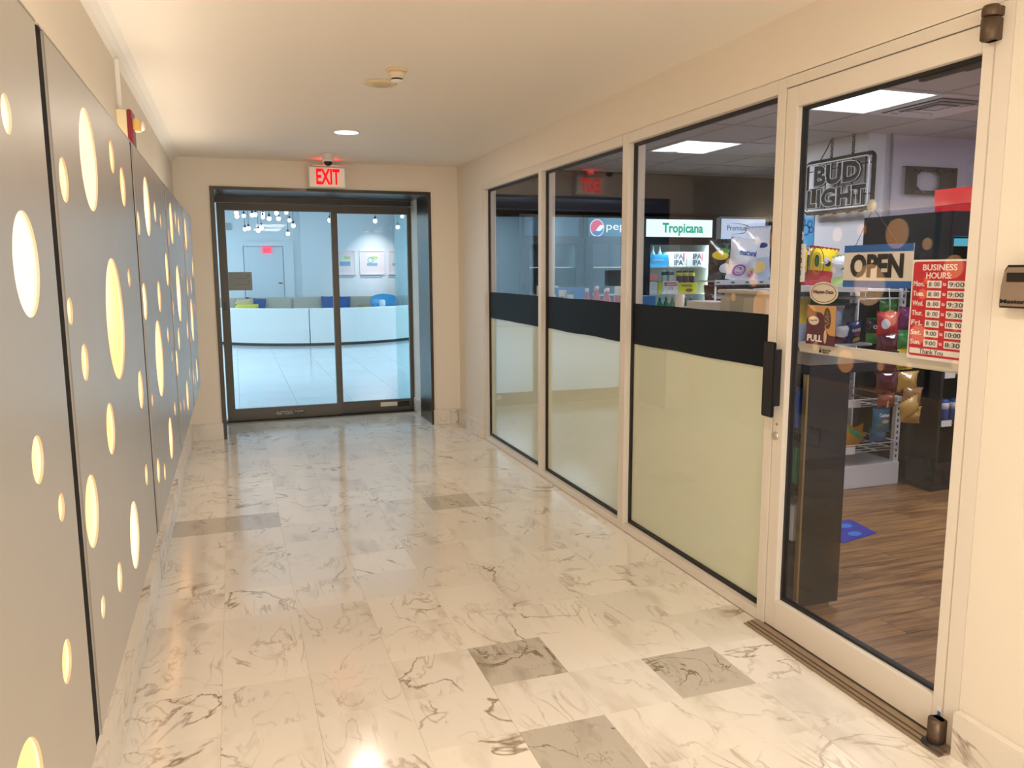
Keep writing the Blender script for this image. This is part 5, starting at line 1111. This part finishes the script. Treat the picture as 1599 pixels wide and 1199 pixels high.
# bags, top shelf
Zt = 1.366
bag('snack_bag', (3.53, 4.40, Zt), 0.20, 0.26, 0.10, (f_yel, f_red), 'yellow and red bag at left end of the top shelf behind the door', seed=31, spots=[('dark_print', 0.5, 0.55, 0.25, 0.12, f_red)])
bag('snack_bag', (3.70, 4.36, Zt), 0.24, 0.27, 0.12, (f_yel, f_red), 'yellow bag with black and white print, second on the top shelf', rot=(0, 0.1, 0), seed=33, spots=[('black_print', 0.45, 0.62, 0.1, 0.08, f_blk), ('white_print', 0.42, 0.7, 0.09, 0.06, f_wht)])
bag('snack_bag', (3.86, 4.32, Zt), 0.20, 0.22, 0.10, (f_wht, gm('pale green', (0.55, 0.75, 0.3))), 'white and pale green bag behind the OPEN sign on the top shelf', rot=(0, -0.2, 0), seed=35, spots=[('green_print', 0.5, 0.6, 0.2, 0.08, f_grn)])
bag('snack_bag', (4.08, 4.42, Zt+0.002), 0.22, 0.20, 0.10, (f_red, f_wht), 'red bag hidden mostly by the OPEN sign on the top shelf', seed=36)
# middle shelf
Zm = 1.001
bag('snack_bag', (3.84, 4.42, Zm), 0.26, 0.24, 0.11, (f_lb, f_wht), 'pale blue-white bag at left of the middle shelf behind the door', seed=41, spots=[('navy_print', 0.3, 0.75, 0.1, 0.05, f_navy), ('peanut_print', 0.3, 0.2, 0.2, 0.12, f_brn)])
bag('snack_bag', (4.03, 4.50, Zm), 0.24, 0.25, 0.11, (f_gry, f_gry), 'charcoal grey bag standing next to the pale blue bag', seed=43, spots=[('dark_print', 0.2, 0.82, 0.12, 0.05, f_blk)])
bag('snack_bag', (3.66, 4.52, Zm), 0.22, 0.30, 0.10, (f_yel, f_lb), 'yellow topped bag behind the pale blue bag', seed=44)
q_ = bag('snack_bag', (3.83, 4.29, Zm), 0.11, 0.13, 0.05, (f_wht, f_mar), 'small white and maroon bag lying before the pale blue bag', seed=45, rot=(0.3, 0, 0))
bag('snack_bag', (3.93, 4.28, Zm), 0.13, 0.15, 0.06, (f_navy, f_navy), 'small navy bag of nuts at the front of the middle shelf', seed=46, rot=(0.2, -0.15, 0), txt='PLANTERS', spots=[('red_print', 0.6, 0.45, 0.22, 0.08, f_red), ('nut_print', 0.6, 0.2, 0.28, 0.12, f_yel)])
hang = []
def hbag(y, x, z, w_, h, m1, m2, lab, seed, **k): return bag('hanging_bag', (x, y, z), w_, h, 0.07, (m1, m2), lab, seed=seed, **k)
hbag(4.30, 4.13, 0.99, 0.15, 0.17, f_blk, f_grn, 'black and green bag behind the maroon strip of bags', 50, txt='CHIPS')
hbag(4.0, 3.945, 1.075, 0.19, 0.15, f_red, f_red, 'red topped bag first on the hanging strip behind the door', 51, spots=[('white_print', 0.25, 0.5, 0.16, 0.22, f_wht)])
hbag(4.0, 3.95, 0.955, 0.19, 0.135, f_mar, f_mar, 'glossy dark maroon bag second on the hanging strip', 52)
hbag(4.0, 3.955, 0.83, 0.19, 0.135, f_mar, f_mar, 'glossy dark maroon bag third on the hanging strip, at the push bar', 53)
hbag(4.0, 3.97, 0.70, 0.19, 0.14, f_mar, f_mar, 'lowest glossy maroon bag, just under the push bar', 54)
hbag(4.03, 4.0, 0.60, 0.15, 0.10, gm('rust', (0.30, 0.07, 0.04)), gm('rust', (0.3, 0.07, 0.04)), 'rust red bag above the blue cashew bag', 55)
hbag(4.12, 4.22, 1.09, 0.17, 0.15, f_pur, f_pur, 'purple bag between maroon strip and hours sign', 56, spots=[('white_print', 0.55, 0.55, 0.18, 0.1, f_wht)], rot=(0, 0.1, 0))
hbag(4.12, 4.20, 0.965, 0.16, 0.13, f_grn, f_grn, 'dark green bag below the purple bag', 57)
hbag(4.12, 4.21, 0.83, 0.17, 0.14, f_yel, f_yel, 'yellow bag with orange print beside the hours sign', 58, spots=[('orange_print', 0.5, 0.4, 0.25, 0.12, f_org), ('white_print', 0.6, 0.75, 0.25, 0.07, f_wht)])
hbag(4.30, 4.24, 1.19, 0.17, 0.10, f_grn, f_grn, 'bright green bag peeking out above the purple bag', 59)
hbag(4.0, 4.14, 0.70, 0.18, 0.13, f_gold, f_gold, 'upper gold bag hanging under the push bar', 60)
hbag(3.98, 4.16, 0.62, 0.17, 0.11, gm('bronze', (0.35, 0.17, 0.05)), gm('bronze', (0.35, 0.17, 0.05)), 'bronze bag between the two gold bags', 61, rot=(0, 0.1, 0))
hbag(3.96, 4.14, 0.54, 0.19, 0.13, f_gold, f_gold, 'lower gold bag with pointed corners on the strip', 62, rot=(0.1, -0.35, 0.1))
hbag(3.99, 4.18, 0.49, 0.15, 0.11, f_gold, f_gold, 'bottom gold bag of the strip, partly folded', 63, rot=(0, 0.1, 0))
hbag(4.05, 3.99, 0.43, 0.155, 0.175, f_teal, f_teal, 'blue bag of cashew nuts hanging in the gondola', 64, txt='Cashews', spots=[('nut_print', 0.55, 0.42, 0.25, 0.07, gm('tan', (0.6, 0.45, 0.3))), ('green_print', 0.25, 0.3, 0.15, 0.05, f_grn)])
hbag(4.08, 4.0, 0.36, 0.15, 0.09, f_teal, f_blu, 'second dark blue bag just below the cashew bag', 65)
bag('snack_bag', (3.90, 4.30, 0.267), 0.22, 0.17, 0.08, (f_org, f_org), 'orange-yellow bag tipped over the bottom wire basket', seed=70, rot=(0.3, 0.5, 0.1), spots=[('green_print', 0.5, 0.85, 0.4, 0.10, gm('bright green', (0.05, 0.5, 0.15)))])
bag('snack_bag', (4.07, 4.36, 0.267), 0.18, 0.14, 0.07, (f_org, f_gold), 'second orange-yellow bag behind it in the bottom basket', seed=71, rot=(0.2, -0.3, 0))
bag('snack_bag', (3.90, 4.44, 0.272), 0.17, 0.22, 0.08, (gm('dark red', (0.25, 0.02, 0.03)), gm('dark red', (0.25, 0.02, 0.03))), 'dark red bag standing at the back of the bottom basket', seed=72, rot=(0, 0.25, 0), spots=[('pale_print', 0.6, 0.4, 0.2, 0.2, f_wht)])
bag('snack_bag', (3.98, 4.40, 0.580), 0.16, 0.14, 0.08, (f_lb, f_wht), 'pale silver bag in the upper wire basket', seed=73)
tag(make('clothes_peg', MB().bbox(3.985, 3.997, 4.0, 4.012, 0.60, 0.66, 0.002), mat('wooden peg', (0.6, 0.45, 0.25), 0.6), None, (3.99, 4.0, 0.6)), 'small wooden peg clipping the blue cashew bag', 'peg')

# black cooler at right with red light box on top
r = root('black_cooler', (4.8, 4.3, 0), 'large glossy black cooler standing right of the snack display', 'cooler')
kx0, kx1, ky0, ky1, kz = 4.375, 5.25, 3.955, 4.72, 1.865
make('side_panel', MB().bbox(kx0, kx0+0.03, ky0, ky1, 0.04, kz, 0.003), m_black, r)
make('side_panel', MB().bbox(kx1-0.03, kx1, ky0, ky1, 0.04, kz, 0.003), m_black, r)
make('cabinet', MB().box(kx0+0.03, kx1-0.03, ky1-0.03, ky1, 0.04, kz).box(kx0+0.03, kx1-0.03, ky0+0.01, ky1-0.03, kz-0.16, kz).box(kx0+0.03, kx1-0.03, ky0+0.01, ky1-0.03, 0.04, 0.2), m_black, r)
make('kick_plate', MB().box(kx0+0.02, kx1-0.02, ky0+0.03, ky1-0.01, 0, 0.04), m_blackm, r)
for z in (0.45, 0.78, 1.10, 1.40): make('shelf', MB().box(kx0+0.031, kx1-0.031, ky0+0.05, ky1-0.031, z, z+0.012), m_blackm, r)
q = MB()
for z in (0.47, 0.80, 1.12): q.box(kx0+0.08, kx0+0.17, ky0+0.04, ky0+0.045, z-0.03, z+0.012)
make('price_label', q, m_whitep, r)
make('upper_lamp', MB().box(kx0+0.10, kx1-0.05, ky0+0.10, ky0+0.13, kz-0.22, kz-0.17), emission('teal cooler glow', (0.10, 0.45, 0.60), 0.7), r)
for k in range(10):
    z = (0.462, 0.792, 1.112)[k % 3]; x = kx0+0.09+0.09*(k//3)
    can(x, ky0+0.12, z, (f_blu, f_wht, f_teal)[k % 3], (f_wht, f_blu, f_wht)[k % 3], '%s small drink can column in the black cooler, counted from the left post' % ords[k], 'cans in the black cooler', 0.15)
r = root('red_light_box', (4.95, 4.25, kz), 'bright red box on top of the black cooler', 'sign box')
make('upper_face', MB().bbox(4.76, 5.20, 3.98, 4.47, kz+0.075, 2.05, 0.002), m_red, r)
make('lower_band', MB().bbox(4.765, 5.195, 3.985, 4.465, kz, kz+0.0745, 0.002), mat('deep red', (0.36, 0.003, 0.01), 0.4), r)

# blue floor sticker
r = root('floor_mat', (3.35, 3.6, 0), 'blue floor mat with light blue footprints on the wood planks', 'mat')
pts = [(3.10, 3.36), (3.40, 3.43), (3.44, 3.68), (3.14, 3.66)]
q = MB(); q.add([(x, y, 0.0005) for x, y in pts]+[(x, y, 0.004) for x, y in pts], [(0, 1, 2, 3), (4, 5, 6, 7), (0, 1, 5, 4), (1, 2, 6, 5), (2, 3, 7, 6), (3, 0, 4, 7)]); make('sheet', q, mat('deep blue mat', (0.01, 0.03, 0.42), 0.4), r)
m_fp = mat('light blue print', (0.03, 0.22, 0.75), 0.4)
for k, (x, y) in enumerate(((3.20, 3.56), (3.32, 3.59), (3.27, 3.46))): make('footprint', MB().ellipse((x, y, 0.0042), (1, 0.3, 0), (-0.3, 1, 0), 0.048, 0.032, 0.0008, 20), m_fp, r)
